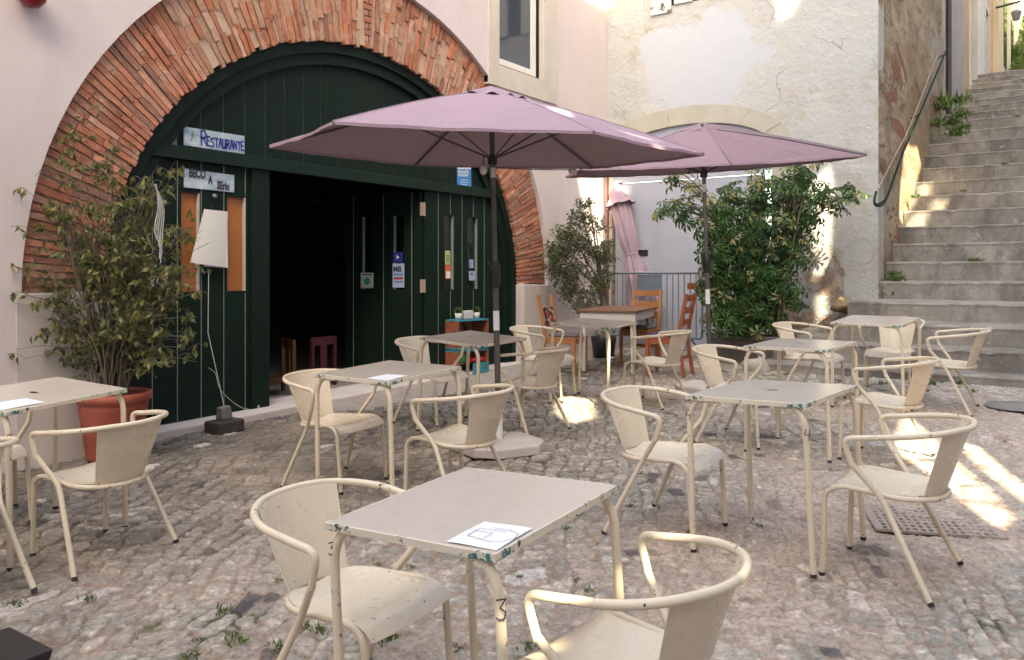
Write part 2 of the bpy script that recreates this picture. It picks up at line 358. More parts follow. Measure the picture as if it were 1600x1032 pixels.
M_glassbulb = simple('frosted_bulb', (.62, .56, .52), .15, .05, 6, 0)
M_terra = NT('weathered_terracotta')
_n = M_terra.noise(4, 6, .65); M_terra = M_terra.done(M_terra.mix(M_terra.ramp(_n, .35, .65), (.27, .05, .032), (.36, .10, .062)), .75, M_terra.bump(M_terra.noise(30, 5), .3, .004))
M_soil = simple('potting_soil', (.05, .035, .025), .95, .4, 20, .8, .02)
M_grey = simple('galvanised_grey_steel', (.19, .22, .25), .5, .2, 8, .1, .001, 0, .5)
M_orangewood = simple('orange_pine', (.36, .155, .055), .5, .22, 12, .1)
M_redwood = simple('reddish_pine', (.33, .095, .04), .48, .2, 12, .1)
def woodtop():
    m = NT('brown_plank_top'); n = m.noise(6, 6, .7, stretch=(1, 9, 1)); c = m.mix(n, (.12, .05, .025), (.27, .125, .065)); return m.done(c, .45, m.bump(n, .3, .003))
M_woodtop = woodtop()
M_cushion = simple('mauve_grey_cushion', (.12, .095, .105), .9, .15, 20, .3)
M_navy = simple('navy_cushion', (.035, .04, .10), .9, .15, 20, .3)
M_whitewood = simple('white_painted_wood', (.62, .58, .54), .5, .08, 6, .1)
M_bluewhite = plaster('pale_blue_grey_paint', (.36, .37, .435), (.42, .43, .485), 1.2, .6)
M_white = simple('white_window_paint', (.70, .68, .64), .4, .05, 5, .05)
M_ply = simple('varnished_plywood', (.36, .125, .035), .35, .15, 5, .05)
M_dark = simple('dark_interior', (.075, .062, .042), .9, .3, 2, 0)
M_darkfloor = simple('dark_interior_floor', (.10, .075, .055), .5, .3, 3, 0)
def glass(name, col, rough=.05):
    m = NT(name); m.b.inputs['Specular IOR Level'].default_value = .8
    return m.done(m.mix(m.noise(1.2, 3), tuple(x*.8 for x in col), tuple(x*1.2 for x in col)), rough)
M_pane = glass('window_pane', (.05, .06, .075)); M_darkpane = glass('dark_pane', (.006, .007, .006))
M_iron = simple('black_iron', (.02, .02, .022), .5, .2, 10, .1)
M_grate = simple('rusty_drain_iron', (.33, .26, .22), .7, .3, 20, .4)
M_railgreen = simple('dark_green_pipe', (.006, .022, .014), .75, .3, 8, .1, .003, 0, .2)
def leafmat(name, a, b, c3=None, rough=.5, tl=.25):
    m = NT(name); oi = m.n('ShaderNodeVertexColor', layer_name='Col'); sp = m.n('ShaderNodeSeparateColor'); m.l(oi.outputs[0], sp.inputs[0])
    c = m.mix(sp.outputs[0], a, b)
    if c3: c = m.mix(m.ramp(sp.outputs[1], .80, .82), c, c3)
    m.done(c, rough, None, 0, .4); tr = m.n('ShaderNodeBsdfTranslucent'); m.l(m.mix(.5, c, (.25, .30, .05)), tr.inputs[0]); mx = m.n('ShaderNodeMixShader'); mx.inputs[0].default_value = tl
    m.l(m.b.outputs[0], mx.inputs[1]); m.l(tr.outputs[0], mx.inputs[2]); m.l(mx.outputs[0], m.t.nodes['Material Output'].inputs[0]); return m.mat
M_ficus = leafmat('ficus_leaf', (.045, .065, .020), (.14, .15, .045), (.24, .22, .08))
M_scheff = leafmat('schefflera_leaf', (.016, .050, .014), (.065, .15, .035), (.30, .27, .11), .35)
M_small = leafmat('small_tree_leaf', (.03, .055, .025), (.085, .12, .05), (.18, .17, .09))
M_weed = leafmat('weed_leaf', (.05, .09, .02), (.13, .19, .05), None, .6)
M_far = leafmat('far_foliage', (.07, .13, .03), (.20, .30, .07), None, .6, .4)
M_bark = simple('grey_brown_bark', (.14, .11, .085), .9, .3, 20, .5, .01)
M_rope = simple('white_cord', (.45, .43, .42), .8, .1, 20, 0)
# ------------------------------------------------------------------ ground of cobbles
def hsh(i, j, k=0):
    a = np.sin(i*127.1+j*311.7+k*74.7)*43758.5453; return a-np.floor(a)
def vnoise(x, y, s=1., k=0):
    x = x*s; y = y*s; i = np.floor(x); j = np.floor(y); u = x-i; v = y-j; u = u*u*(3-2*u); v = v*v*(3-2*v)
    return (hsh(i, j, k)*(1-u)+hsh(i+1, j, k)*u)*(1-v)+(hsh(i, j+1, k)*(1-u)+hsh(i+1, j+1, k)*u)*v
def make_ground():
    xs = [.6]
    while xs[-1] < 12.6: xs.append(xs[-1]+.0048+.0013*xs[-1])
    ys = list(np.arange(-.9, 6.005, .0085)); X, Y = np.meshgrid(np.array(xs), np.array(ys), indexing='ij')
    kk = np.clip((Y-4.9)/1.0, 0, 1); Z = .0377*X-.0031*Y-.10*kk*kk*(3-2*kk)*np.clip((X-4.4)/2.6, 0, 1); num = np.zeros_like(X); den = np.full_like(X, .6)
    for v in list(TABLES.values())+list(CHAIRS.values()):
        k = np.exp(-((X-v[0])**2+(Y-v[1])**2)/(2*.3**2)); num += k*v[2]; den += k
    Z = Z+num/den*1.4
    ang = R(27); wx = (vnoise(X, Y, .9, 1)-.5)*.40+(vnoise(X, Y, 3.1, 2)-.5)*.13+(vnoise(X, Y, 9, 22)-.5)*.05+(vnoise(X, Y, 28, 12)-.5)*.020; wy = (vnoise(X, Y, .8, 3)-.5)*.40+(vnoise(X, Y, 3.3, 4)-.5)*.13+(vnoise(X, Y, 9.5, 23)-.5)*.05+(vnoise(X, Y, 27, 13)-.5)*.020
    U = (X+wx)*math.cos(ang)+(Y+wy)*math.sin(ang); V = -(X+wx)*math.sin(ang)+(Y+wy)*math.cos(ang)
    rh = .103; j = np.floor(V/rh); o0 = (hsh(j, j*0+5, 31)-.5)*.30; o1 = (hsh(j+1, j*0+5, 31)-.5)*.30; fv0 = V/rh
    j = np.where(fv0-j < o0, j-1, np.where(fv0-j > 1+o1, j+1, j)); o0 = (hsh(j, j*0+5, 31)-.5)*.30; o1 = (hsh(j+1, j*0+5, 31)-.5)*.30; fv = (fv0-j-o0)/(1+o1-o0); rhh = rh*(1+o1-o0)
    bw = .085+.075*hsh(j, j*0+3, 5); sh = hsh(j, j*0+9, 6)
    u = U/bw+sh; i = np.floor(u)
    e0 = i+(hsh(i, j, 1)-.5)*.55; e1 = i+1+(hsh(i+1, j, 1)-.5)*.55
    i = np.where(u < e0, i-1, np.where(u > e1, i+1, i)); e0 = i+(hsh(i, j, 1)-.5)*.55; e1 = i+1+(hsh(i+1, j, 1)-.5)*.55
    du = np.minimum(u-e0, e1-u)*bw; dv = np.minimum(fv, 1-fv)*rhh; r_ = .020
    a = np.clip(r_-du, 0, None); b = np.clip(r_-dv, 0, None); d = r_-np.sqrt(a*a+b*b)
    d = d+(vnoise(X, Y, 75, 7)-.5)*.009+(vnoise(X, Y, 28, 27)-.5)*.008
    dome = np.clip((d-.003)/.010, 0, 1); dome = dome*dome*(3-2*dome)
    fill = np.clip(.22+(4.2-Y)*.13+(vnoise(X, Y, 1.1, 8)-.5)*.9, .0, .90)
    sr = hsh(i, j, 2); rough_ = (vnoise(X, Y, 42, 9)-.5)*.006+(vnoise(X, Y, 100, 29)-.5)*.005
    hgt = dome*(.010+.010*hsh(i, j, 4))*(1-fill*.75)+rough_*(.35+.65*dome)+(vnoise(X, Y, 5, 10)-.5)*.010
    tilt = ((u-(e0+e1)/2)*(hsh(i, j, 11)-.5)*.022+(fv-.5)*(hsh(i, j, 12)-.5)*.022)*dome
    Z2 = Z+hgt+tilt-.018
    shp = Z2.shape; n0, n1 = shp; verts = np.stack([X, Y, Z2], -1).reshape(-1, 3)
    idx = np.arange(n0*n1).reshape(n0, n1); q = np.stack([idx[:-1, :-1], idx[1:, :-1], idx[1:, 1:], idx[:-1, 1:]], -1).reshape(-1, 4)
    me = bpy.data.meshes.new('cobbled_ground'); me.vertices.add(len(verts)); me.vertices.foreach_set('co', verts.ravel())
    me.loops.add(q.size); me.loops.foreach_set('vertex_index', q.ravel()); me.polygons.add(len(q)); me.polygons.foreach_set('loop_start', np.arange(0, q.size, 4)); me.polygons.foreach_set('loop_total', np.full(len(q), 4))
    me.update(); me.validate(); me.polygons.foreach_set('use_smooth', [True]*len(q))
    t = sr[..., None]; st = np.array([.255, .232, .200])*(1-t)+np.array([.41, .372, .32])*t; chipn = (vnoise(X, Y, 26, 41)*vnoise(X, Y, 60, 42))[..., None]; st = st*(1+np.clip(chipn-.30, 0, 1)*1.6)
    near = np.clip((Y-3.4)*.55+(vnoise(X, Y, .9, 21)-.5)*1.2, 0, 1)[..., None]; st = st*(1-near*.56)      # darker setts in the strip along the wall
    dark = (hsh(i, j, 14) > .972)[..., None]; st = np.where(dark, np.array([.075, .072, .078]), st)
    wh = (hsh(i, j, 15) > .97)[..., None]; st = np.where(wh & ~dark, np.array([.50, .455, .43]), st)
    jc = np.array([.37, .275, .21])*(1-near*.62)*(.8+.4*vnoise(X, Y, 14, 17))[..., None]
    moss = (vnoise(X, Y, 2.2, 18)*vnoise(X, Y, 11, 19) > .60)[..., None]; jc = np.where(moss, np.array([.10, .11, .05]), jc)
    m_ = np.clip(dome*1.3-fill*.45*vnoise(X, Y, 17, 20)*1.4, 0, 1)[..., None]
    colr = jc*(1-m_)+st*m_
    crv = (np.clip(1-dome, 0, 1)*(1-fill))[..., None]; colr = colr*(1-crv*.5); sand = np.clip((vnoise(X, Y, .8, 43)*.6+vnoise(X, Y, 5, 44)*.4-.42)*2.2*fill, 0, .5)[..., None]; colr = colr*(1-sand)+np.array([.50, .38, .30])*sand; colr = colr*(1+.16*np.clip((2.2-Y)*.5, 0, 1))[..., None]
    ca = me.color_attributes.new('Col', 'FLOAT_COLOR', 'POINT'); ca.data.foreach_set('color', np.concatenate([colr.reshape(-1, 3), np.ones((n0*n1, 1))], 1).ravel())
    me.materials.append(M_cobble); o = bpy.data.objects.new('ground', me); COL.objects.link(o); tag(o, kind='structure')
    return o
make_ground()
m_ = MB(); N = 24
gs = [(-40+3.4*i, -40+3.4*j) for i in range(N) for j in range(N)]
m_.add([(x, y, (.0377*x if x < 12.6 else .0377*12.6)-.0031*y-.045) for x, y in gs], [(i*N+j, (i+1)*N+j, (i+1)*N+j+1, i*N+j+1) for i in range(N-1) for j in range(N-1)], 0)
tag(m_.obj('outer_ground', simple('distant_cobble_paving', (.30, .26, .23), .9, .3, 9, .6, .02)), kind='structure')
# ------------------------------------------------------------------ restaurant building (wall A, plane y)
YW = 6.03; YB = 6.08
CX, CZ = 6.18, 1.30
def ell(a, b, n=48, t0=0, t1=math.pi): return [(CX+a*math.cos(t0+(t1-t0)*k/n), CZ+b*math.sin(t0+(t1-t0)*k/n)) for k in range(n+1)]
AO, BO, AI, BI = 3.42, 3.20, 2.80, 2.47
restaurant = empty('restaurant_building', 'pinkish white plastered restaurant front with big brick arch and dark green wooden doors', 'building', (6.18, 6.03, .2))
RI = Matrix.Translation(-restaurant.location)
def rb(mb, name, mat, parent=None, bevel=0, label=None):
    o = mb.obj(name, mat, parent or restaurant, bevel)
    if (parent or restaurant) is restaurant: o.location = -restaurant.location
    if label: o['label'] = label
    return o
hole = [(CX+AO, -.5)]+ell(AO, BO)+[(CX-AO, -.5)]
hole = [(CX+AO+.02, .0)]+ell(AO, BO)[0:]+[(CX-AO-.02, .0)]
win = [(8.20, 3.80), (9.80, 3.80), (9.80, 5.9), (8.20, 5.9)]
mb = panel([(-6, -.8), (11.28, -.8), (11.28, 7.6), (-6, 7.6)], [[(p[0], max(p[1], -.3)) for p in hole], win], lambda u, v, d: (u, YW+d, v), .4)
rb(mb, 'wall', M_pink)
MB.box(mb2 := MB(), -6, 11.28, YW+.5, 10.5, 7.3, 7.55); rb(mb2, 'roof', M_terra)
# backing mortar ring and bricks
mb = MB(); n = 60
o_, i_ = ell(AO+.05, BO+.05, n), ell(AI+.02, BI+.02, n)
for k in range(n):
    a, b, c, d = i_[k], i_[k+1], o_[k+1], o_[k]
    mb.hexa([(a[0], YB+.02, a[1]), (b[0], YB+.02, b[1]), (b[0], YB+.34, b[1]), (a[0], YB+.34, a[1]), (d[0], YB+.02, d[1]), (c[0], YB+.02, c[1]), (c[0], YB+.34, c[1]), (d[0], YB+.34, d[1])])
arch = rb(mb, 'brick_arch', M_mortar)
mb = MB(); rb_ = random.Random(3); nc = 150
def ept(t, k):   # k 0 inner ..1 outer
    a = AI+(AO-AI)*k; b = BI+(BO-BI)*k; return (CX+a*math.cos(t), CZ+b*math.sin(t))
def bcol(top=False):
    k = rb_.random(); pal = [(.46, .16, .09), (.50, .20, .12), (.38, .125, .075), (.47, .18, .10), (.54, .28, .19), (.32, .15, .11)]
    if top: pal = [(.46, .20, .12), (.48, .24, .15), (.42, .15, .085), (.50, .29, .20), (.52, .33, .24), (.50, .17, .08)]
    base = pal[rb_.randrange(6)]; g = .8+.4*rb_.random(); return tuple(x*g for x in base)
t = 0.0; dt0 = math.pi/158
while t < math.pi-1e-3:
    th = abs(t-math.pi/2); top = th < .75
    dt = dt0*rb_.uniform(.85, 1.2)*(1.10 if top else .98)
    if t+dt > math.pi: dt = math.pi-t
    tm = t+dt/2
    if abs(tm-math.pi/2) < .035: t += dt; continue
    cuts = [-.012+rb_.uniform(-.022, .012)]; c = cuts[0]
    while True:
        c += rb_.uniform(.22, .42) if top else rb_.uniform(.30, .60)
        if c > .84: break
        cuts.append(c)
    cuts.append(.995+rb_.uniform(-.008, .008)); offc = rb_.uniform(-.05, .05)*dt; ga = .10+rb_.uniform(0, .06); gb = .10+rb_.uniform(0, .06)
    for a, b in zip(cuts[:-1], cuts[1:]):
        off = offc+rb_.uniform(-.05, .05)*dt; nseg = max(1, int((b-a)/.10)); p = rb_.uniform(.0, .018)
        if top: p = rb_.uniform(-.004, .022)
        if top and rb_.random() < .06: continue
        cc = bcol(top); prev = None; w0 = rb_.uniform(-.06, .06)
        for q in range(nseg+1):
            k_ = a+.007+(b-a-.014)*q/nseg; jt = rb_.uniform(-.07, .07)*dt*(1.4 if top else .7); js = rb_.uniform(-.07, .07)*dt*(1.4 if top else .7); pj = p+rb_.uniform(-.003, .003)
            A = ept(t+dt*ga+off+jt, k_); B = ept(t+dt*(1-gb)+off+js, k_)
            cur = [(A[0], YB-pj+.012, A[1]), (B[0], YB-pj+.012+rb_.uniform(-.003, .003), B[1]), (B[0], YB+.05, B[1]), (A[0], YB+.05, A[1])]
            if prev: mb.hexa(prev+cur, 0, cc)
            prev = cur
    t += dt
for k in range(11):   # flat bricks of the repaired keystone
    h0 = k/11.; h1 = (k+.75)/11.; wv = .030+.05*h0
    z0, z1 = CZ+BI+(BO-BI)*h0, CZ+BI+(BO-BI)*h1
    for sx in ((-1, 1) if k % 2 else (0,)):
        x0, x1 = (CX-wv, CX+wv) if sx == 0 else ((CX-wv, CX-.01) if sx < 0 else (CX+.01, CX+wv))
        mb.box(x0, x1, YB-.005, YB+.05, z0, z1, 0, None, bcol())
mb.obj('brick_courses', M_brick, arch)
# plinth stones
mb = MB(); mb.box(2.72, 3.39, YW-.004, YB+.3, -.2, 1.30); rb(mb, 'plinth_stone', M_sill, bevel=.01)
mb = MB(); mb.box(8.96, 9.32, YW-.03, YB+.3, .1, 1.285); mb.box(9.325, 9.62, YW-.028, YB+.3, .1, 1.28); rb(mb, 'plinth_stone', M_sill, bevel=.01)
# green arch frame rings
def ring(a0, b0, a1, b1, y0, y1, zb, mbx):
    P0 = [(CX+a0, zb)]+ell(a0, b0, 40)+[(CX-a0, zb)]; P1 = [(CX+a1, zb)]+ell(a1, b1, 40)+[(CX-a1, zb)]
    for k in range(len(P0)-1):
        a, b, c, d = P0[k], P0[k+1], P1[k+1], P1[k]
        mbx.hexa([(a[0], y0, a[1]), (b[0], y0, b[1]), (b[0], y1, b[1]), (a[0], y1, a[1]), (d[0], y0, d[1]), (c[0], y0, c[1]), (c[0], y1, c[1]), (d[0], y1, d[1])])
mb = MB(); ring(2.83, 2.50, 2.69, 2.36, YB+.05, YB+.20, .22, mb); ring(2.692, 2.362, 2.59, 2.25, YB+.085, YB+.20, .22, mb); rb(mb, 'arch_frame', M_green)
YD = YB+.13
def ztop(x, a=2.60, b=2.26): return CZ+b*math.sqrt(max(0, 1-((x-CX)/a)**2))
mb = MB(); x = 3.62-.226*.06
xs = [3.62+.226*k for k in range(0, 24)]
for k in range(len(xs)-1):
    x0, x1 = xs[k]+.005, xs[k+1]-.005
    if x1 > 8.74: x1 = 8.74
    P = [(x0, 2.44), (x1, 2.44)]+[(x1-(x1-x0)*q/3, ztop(x1-(x1-x0)*q/3)+.02) for q in range(4)]
    if min(p[1] for p in P[2:]) < 2.45: continue
    panel(P, [], lambda u, v, d: (u, YD+d, v), .025, mb)
boards = rb(mb, 'fanlight_boards', M_green)
mb = MB(); mb.box(3.45, 8.9, YD+.012, YD+.03, 2.44, 3.55)
P = [(3.5, 2.44), (8.86, 2.44)]+[(8.80-5.24*k/30, max(2.44, ztop(8.80-5.24*k/30)+.03)) for k in range(31)]
mb = panel(P, [], lambda u, v, d: (u, YD+.008+d, v), .02); mb.obj('groove_backing', M_groove, boards)
mb = MB(); mb.hexa([(3.72, YD-.06, 2.385), (8.62, YD-.06, 2.385), (8.62, YD, 2.385), (3.72, YD, 2.385), (3.86, YD-.045, 2.50), (8.56, YD-.045, 2.50), (8.56, YD, 2.50), (3.86, YD, 2.50)]); rb(mb, 'lintel', M_green, bevel=.006)
# threshold
mb = MB(); mb.hexa([(3.3, YW-.05, 0), (8.98, YW-.05, .05), (8.98, 6.5, .05), (3.3, 6.5, 0), (3.3, YW-.05, .180), (8.98, YW-.05, .275), (8.98, 6.5, .275), (3.3, 6.5, .180)]); rb(mb, 'threshold', M_sill, bevel=.012)
def xg(k): return 3.62+.226*k
def door_panel(name, x0, x1, slots, zb=.20, zt=2.39, y=YD, label=None, backs=M_darkpane, parent=None):
    xs_ = [x0]+[g for g in [xg(k) for k in range(30)] if x0+.03 < g < x1-.03]+[x1]
    mbx = panel([(x0, zb), (x1, zb), (x1, zt), (x0, zt)], [[(a, c), (b, c), (b, d), (a, d)] for a, b, c, d in slots], lambda u, v, d: (u, y+d, v), .05)
    po = rb(mbx, name, M_green, parent, label=label); g = MB()
    for q in xs_[1:-1]:
        segs = [(zb, zt)]
        for a, b, c, d in slots:
            if a-.01 < q < b+.01: segs = [(zb, c-.02), (d+.02, zt)]
        for s0, s1 in segs: g.box(q-.0035, q+.0035, y-.0025, y+.01, s0, s1)
    g.obj('board_joints', M_groove, po)
    for a, b, c, d in slots:
        s = MB(); s.box(a-.01, b+.01, y+.035, y+.045, c-.01, d+.01); s.obj('slot_board' if backs is M_ply else 'slot_pane', backs, po)
        s = MB(); s.box(b-.012, b, y+.002, y+.035, c, d); s.obj('slot_frame', M_groove if backs is not M_ply else M_sill, po)
    return po
q0, q1 = onY(283, 300, YD), onY(312, 455, YD); r0, r1 = onY(355, 305, YD), onY(384, 456, YD)
door_panel('closed_door_leaf', 3.55, 4.80, [(q0.x, q1.x, 1.28, 2.12), (r0.x, r1.x, 1.28, 2.12)], label='closed left door leaf with two orange plywood slots', backs=M_ply)
mb = MB(); mb.box(4.80, 5.0, YD-.03, YD+.08, .20, 2.39); rb(mb, 'door_post', M_green, bevel=.006)
s0, s1 = onY(694, 336, YD), onY(709, 455, YD); t0_, t1_ = onY(730, 340, YD), onY(746, 455, YD)
rpan = door_panel('closed_door_leaf', 7.22, 8.78, [(s0.x, s1.x, 1.24, 2.12), (t0_.x, t1_.x, 1.24, 2.12)], label='closed right door leaf with two dark glazed slots')
# open leaf turned into the room about its hinge
HX = 7.20
lf = empty('open_door_leaf', None, None); lf.parent = restaurant; lf.location = Vector((HX, YD+.02, 0))-restaurant.location; lf.rotation_euler = (0, 0, R(99))
mb = panel([(0, .24), (1.05, .24), (1.05, 2.37), (0, 2.37)], [[(.22, 1.25), (.36, 1.25), (.36, 2.1), (.22, 2.1)], [(.66, 1.25), (.80, 1.25), (.80, 2.1), (.66, 2.1)]], lambda u, v, d: (u, d, v), .045)
leaf = mb.obj('door_boards', M_green, lf)
mb = MB()
for q in (.11, .50, .93): mb.box(q-.004, q+.004, .046, .049, .24, 2.37)
mb.obj('board_joints', M_groove, lf)
for a in (.22, .66):
    mb = MB(); mb.box(a-.01, a+.15, .012, .02, 1.24, 2.11); mb.obj('slot_pane', M_darkpane, lf)
    mb = MB(); mb.box(a+.125, a+.14, .02, .046, 1.25, 2.1); mb.obj('slot_frame', M_groove, lf)
M_hinge = simple('painted_pink_hinge', (.36, .25, .21), .6)
for zz in (2.17, 1.29):
    mb = MB(); mb.box(HX-.05, HX-.003, YD-.006, YD+.01, zz-.075, zz+.075); mb.box(HX+.003, HX+.03, YD-.006, YD+.01, zz-.075, zz+.075); mb.tube([(HX, YD-.01, zz-.078), (HX, YD-.01, zz+.078)], .007); rb(mb, 'hinge', M_hinge)
# room inside
mb = MB()
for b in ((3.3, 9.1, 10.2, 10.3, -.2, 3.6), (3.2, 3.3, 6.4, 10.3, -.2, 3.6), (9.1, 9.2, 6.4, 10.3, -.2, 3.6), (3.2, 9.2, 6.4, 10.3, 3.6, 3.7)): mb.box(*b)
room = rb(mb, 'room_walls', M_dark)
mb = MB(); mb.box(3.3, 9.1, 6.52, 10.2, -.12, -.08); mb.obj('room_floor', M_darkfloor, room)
# window with stone surround
mb = panel([(8.20, 3.78), (9.80, 3.78), (9.80, 5.92), (8.20, 5.92)], [[(8.42, 4.05), (9.46, 4.05), (9.46, 5.7), (8.42, 5.7)]], lambda u, v, d: (u, YW-.02+d, v), .3)
wn = rb(mb, 'window', M_stone, label='upstairs window in a stone surround with white inner frame')
YF = YW+.06
mb = panel([(8.44, 4.09), (9.38, 4.09), (9.38, 5.68), (8.44, 5.68)], [[(8.52, 4.17), (9.27, 4.17), (9.27, 5.6), (8.52, 5.6)]], lambda u, v, d: (u, YF+d, v), .05); mb.obj('window_frame', M_white, wn, .004)
mb = panel([(8.42, 4.06), (9.36, 4.06), (9.36, 4.085), (8.42, 4.085)], [], lambda u, v, d: (u, YF-.02+d, v), .08); mb.obj('sill_channel', M_iron, wn)
mb = MB(); mb.box(8.5, 9.3, YF+.02, YF+.03, 4.15, 5.62); mb.obj('pane', M_pane, wn)
mb = MB(); mb.box(9.385, 9.458, YF+.0, YF+.06, 4.06, 5.7); mb.obj('shutter_edge', M_green, wn)
mb = MB()
for k in range(14): mb.box(8.53+k*.052, 8.57+k*.052, YF+.10+.012*(k % 2), YF+.104+.012*(k % 2), 4.2+(0 if k < 6 else .45), 5.6)
mb.obj('curtain', simple('grey_curtain', (.20, .21, .24), .9), wn)
# ------------------------------------------------------------------ old white building (wall B, plane x)
XB = 11.28
old = empty('old_white_building', 'old white building with peeling plaster, stone arch and pale blue doors', 'building', (XB, 4.1, .42))
def ob(mb, name, mat, parent=None, bevel=0, label=None):
    o = mb.obj(name, mat, parent or old, bevel)
    if (parent or old) is old: o.location = -old.location
    if label: o['label'] = label
    return o
AY, AZ0 = 4.70, 3.18   # segmental arch centre
def seg(ry, rz, n=24): return [(AY+ry*math.cos(math.pi*k/n), AZ0+rz*math.sin(math.pi*k/n)) for k in range(n+1)]
YE = 2.13
inn = seg(1.22, .42); 
op = [(AY+1.22, .2)]+inn+[(AY-1.22, .2)]
bwin = [(4.05, 5.36), (5.25, 5.36), (5.25, 6.8), (4.05, 6.8)]
mb = panel([(YE, -.3), (6.2, -.3), (6.2, 7.6), (YE, 7.6)], [op, bwin], lambda u, v, d: (XB+d, u, v), .35); ob(mb, 'wall', M_old)
MB.box(mbr := MB(), XB+.4, 17, 2.5, 6, 7.3, 7.5); ob(mbr, 'roof', M_terra)
mb = MB(); ou = seg(1.50, .70); N_ = 7
for k in range(N_):
    a0 = k*24//N_+0; 
    ks = [24*k/N_, 24*(k+1)/N_]; A = lambda kk, ry, rz: (AY+ry*math.cos(math.pi*kk/24), AZ0+rz*math.sin(math.pi*kk/24))
    sub = 4
    for q in range(sub):
        k0 = ks[0]+(ks[1]-ks[0])*q/sub+(.025 if q == 0 else 0); k1 = ks[0]+(ks[1]-ks[0])*(q+1)/sub-(.025 if q == sub-1 else 0)
        a, b, c, d = A(k0, 1.22, .42), A(k1, 1.22, .42), A(k1, 1.50, .68), A(k0, 1.50, .68); pr = .004+.003*(k % 3)
        mb.hexa([(XB-pr, a[0], a[1]), (XB-pr, b[0], b[1]), (XB+.2, b[0], b[1]), (XB+.2, a[0], a[1]), (XB-pr, d[0], d[1]), (XB-pr, c[0], c[1]), (XB+.2, c[0], c[1]), (XB+.2, d[0], d[1])])
for sy in (-1, 1):
    y0, y1 = sorted((AY+sy*1.222, AY+sy*1.40)); mb.box(XB-.015, XB+.2, y0, y1, .2, 3.17)
ob(mb, 'stone_arch', M_archstone)
mb = MB(); mb.box(XB+.045, XB+.16, AY-1.24, AY+1.24, 2.87, 3.7)
dp = ob(mb, 'door_infill', M_bluewhite)
mb = MB(); mb.box(XB+.05, XB+.098, 4.55, 5.90, .35, 2.80); mb.box(XB+.05, XB+.098, 3.66, 4.54, .35, 2.80); mb.box(XB+.045, XB+.098, 4.515, 4.575, .35, 2.80); ob(mb, 'double_door', M_bluewhite, bevel=.004)
mb = MB(); mb.box(XB+.03, XB+.097, 3.62, 5.92, 2.815, 2.868); mb.box(XB+.04, XB+.098, 3.60, 3.655, .35, 2.81); ob(mb, 'door_trim', M_bluewhite)
p = onX(993, 392, XB+.04); p2 = onX(1012, 400, XB+.04)
mb = MB(); mb.box(XB+.038, XB+.05, p2.y, p.y, p2.z, p.z+.01); ob(mb, 'mail_slot', M_iron)
mb = MB(); mb.tube([(XB-.02, 5.99, .4), (XB-.02, 5.99, 3.4)], .014); ob(mb, 'drain_pipe', simple('red_primer', (.32, .05, .03), .6))
mb = MB()
for y0, y1, dz in ((4.95, 5.27, -.10), (4.62, 4.90, 0), (4.10, 4.35, .02)): mb.box(XB-.03, XB+.01, y0, y1, 5.36+dz, 6.8)
ob(mb, 'window_shutter', chipped('peeling_white_paint', (.56, .55, .53), (.14, .11, .08), .55, 6, .6), label='white peeling window shutters at the top')
mb = MB(); mb.box(XB+.15, XB+.2, 4.0, 5.3, 5.3, 6.8); ob(mb, 'window_recess', M_dark)
# mound of rubble/stone at the foot of the wall
mb = MB(); rk = random.Random(5)
# ------------------------------------------------------------------ steps
edges = [(9.30, .434), (9.62, .655), (10.02, .873), (10.62, 1.095), (11.46, 1.331)]
xx, zz = 11.46, 1.331
for k in range(11): xx += .453; zz += .2545; edges.append((xx, zz))
for k in range(8): xx += .66; zz += .235; edges.append((xx, zz))
land = edges[-1]
xx = land[0]+5.2; zz = land[1]+.1
for k in range(26): edges.append((xx, zz)); xx += .52; zz += .25
mb = MB(); rs = random.Random(11)
def stepbody(mb, xe, ze, zb, xback, yl, yr):
    n = max(2, int((yl-yr)/.09)); rows = []
    tilt = (xe-11)*.004
    for k in range(n+1):
        y = yl+(yr-yl)*k/n; jx = rs.uniform(-.010, .010)+.012*math.sin(y*2.1+xe*3); jz = rs.uniform(-.007, .003)-(.02 if rs.random() < .05 else 0)
        rows.append([(xe+jx+.006, y, zb), (xe+jx-.004, y, ze-.05), (xe+jx-.012, y, ze-.018+jz), (xe+jx+.004, y, ze-.003+jz), (xe+.05, y, ze+jz*.4+.002), (xback, y, ze+.012)])
    vs = [p for r in rows for p in r]; L = 6
    fs = [(k*L+q, (k+1)*L+q, (k+1)*L+q+1, k*L+q+1) for k in range(n) for q in range(L-1)]
    mb.add(vs, [f[::-1] for f in fs], 0, False)
    e0 = [(xe+.006, yl, zb), (xe-.004, yl, ze-.05), (xe, yl, ze), (xback, yl, ze+.012), (xback, yl, zb)]; mb.add(e0, [(0, 1, 2, 3, 4)], 0); 
for k, (xe, ze) in enumerate(edges):
    prev = edges[k-1][1] if k else .25
    xb = edges[k+1][0]+.02 if k < len(edges)-1 else xe+3
    yl = 3.02 if k == 0 else (2.95 if k == 1 else (2.35 if k < 4 else YE-.005))
    if k in (0, 1, 2, 3): 
        if xb > XB: xb = XB+.01
        xb = XB-.002 if k < 2 else xb
    if k == 3: xb = 11.48
    stepbody(mb, xe, ze, prev-.10, xb, yl if k < 4 else YE+.02, -2.4)
tag(mb.obj('stone_steps', M_step), kind='structure')
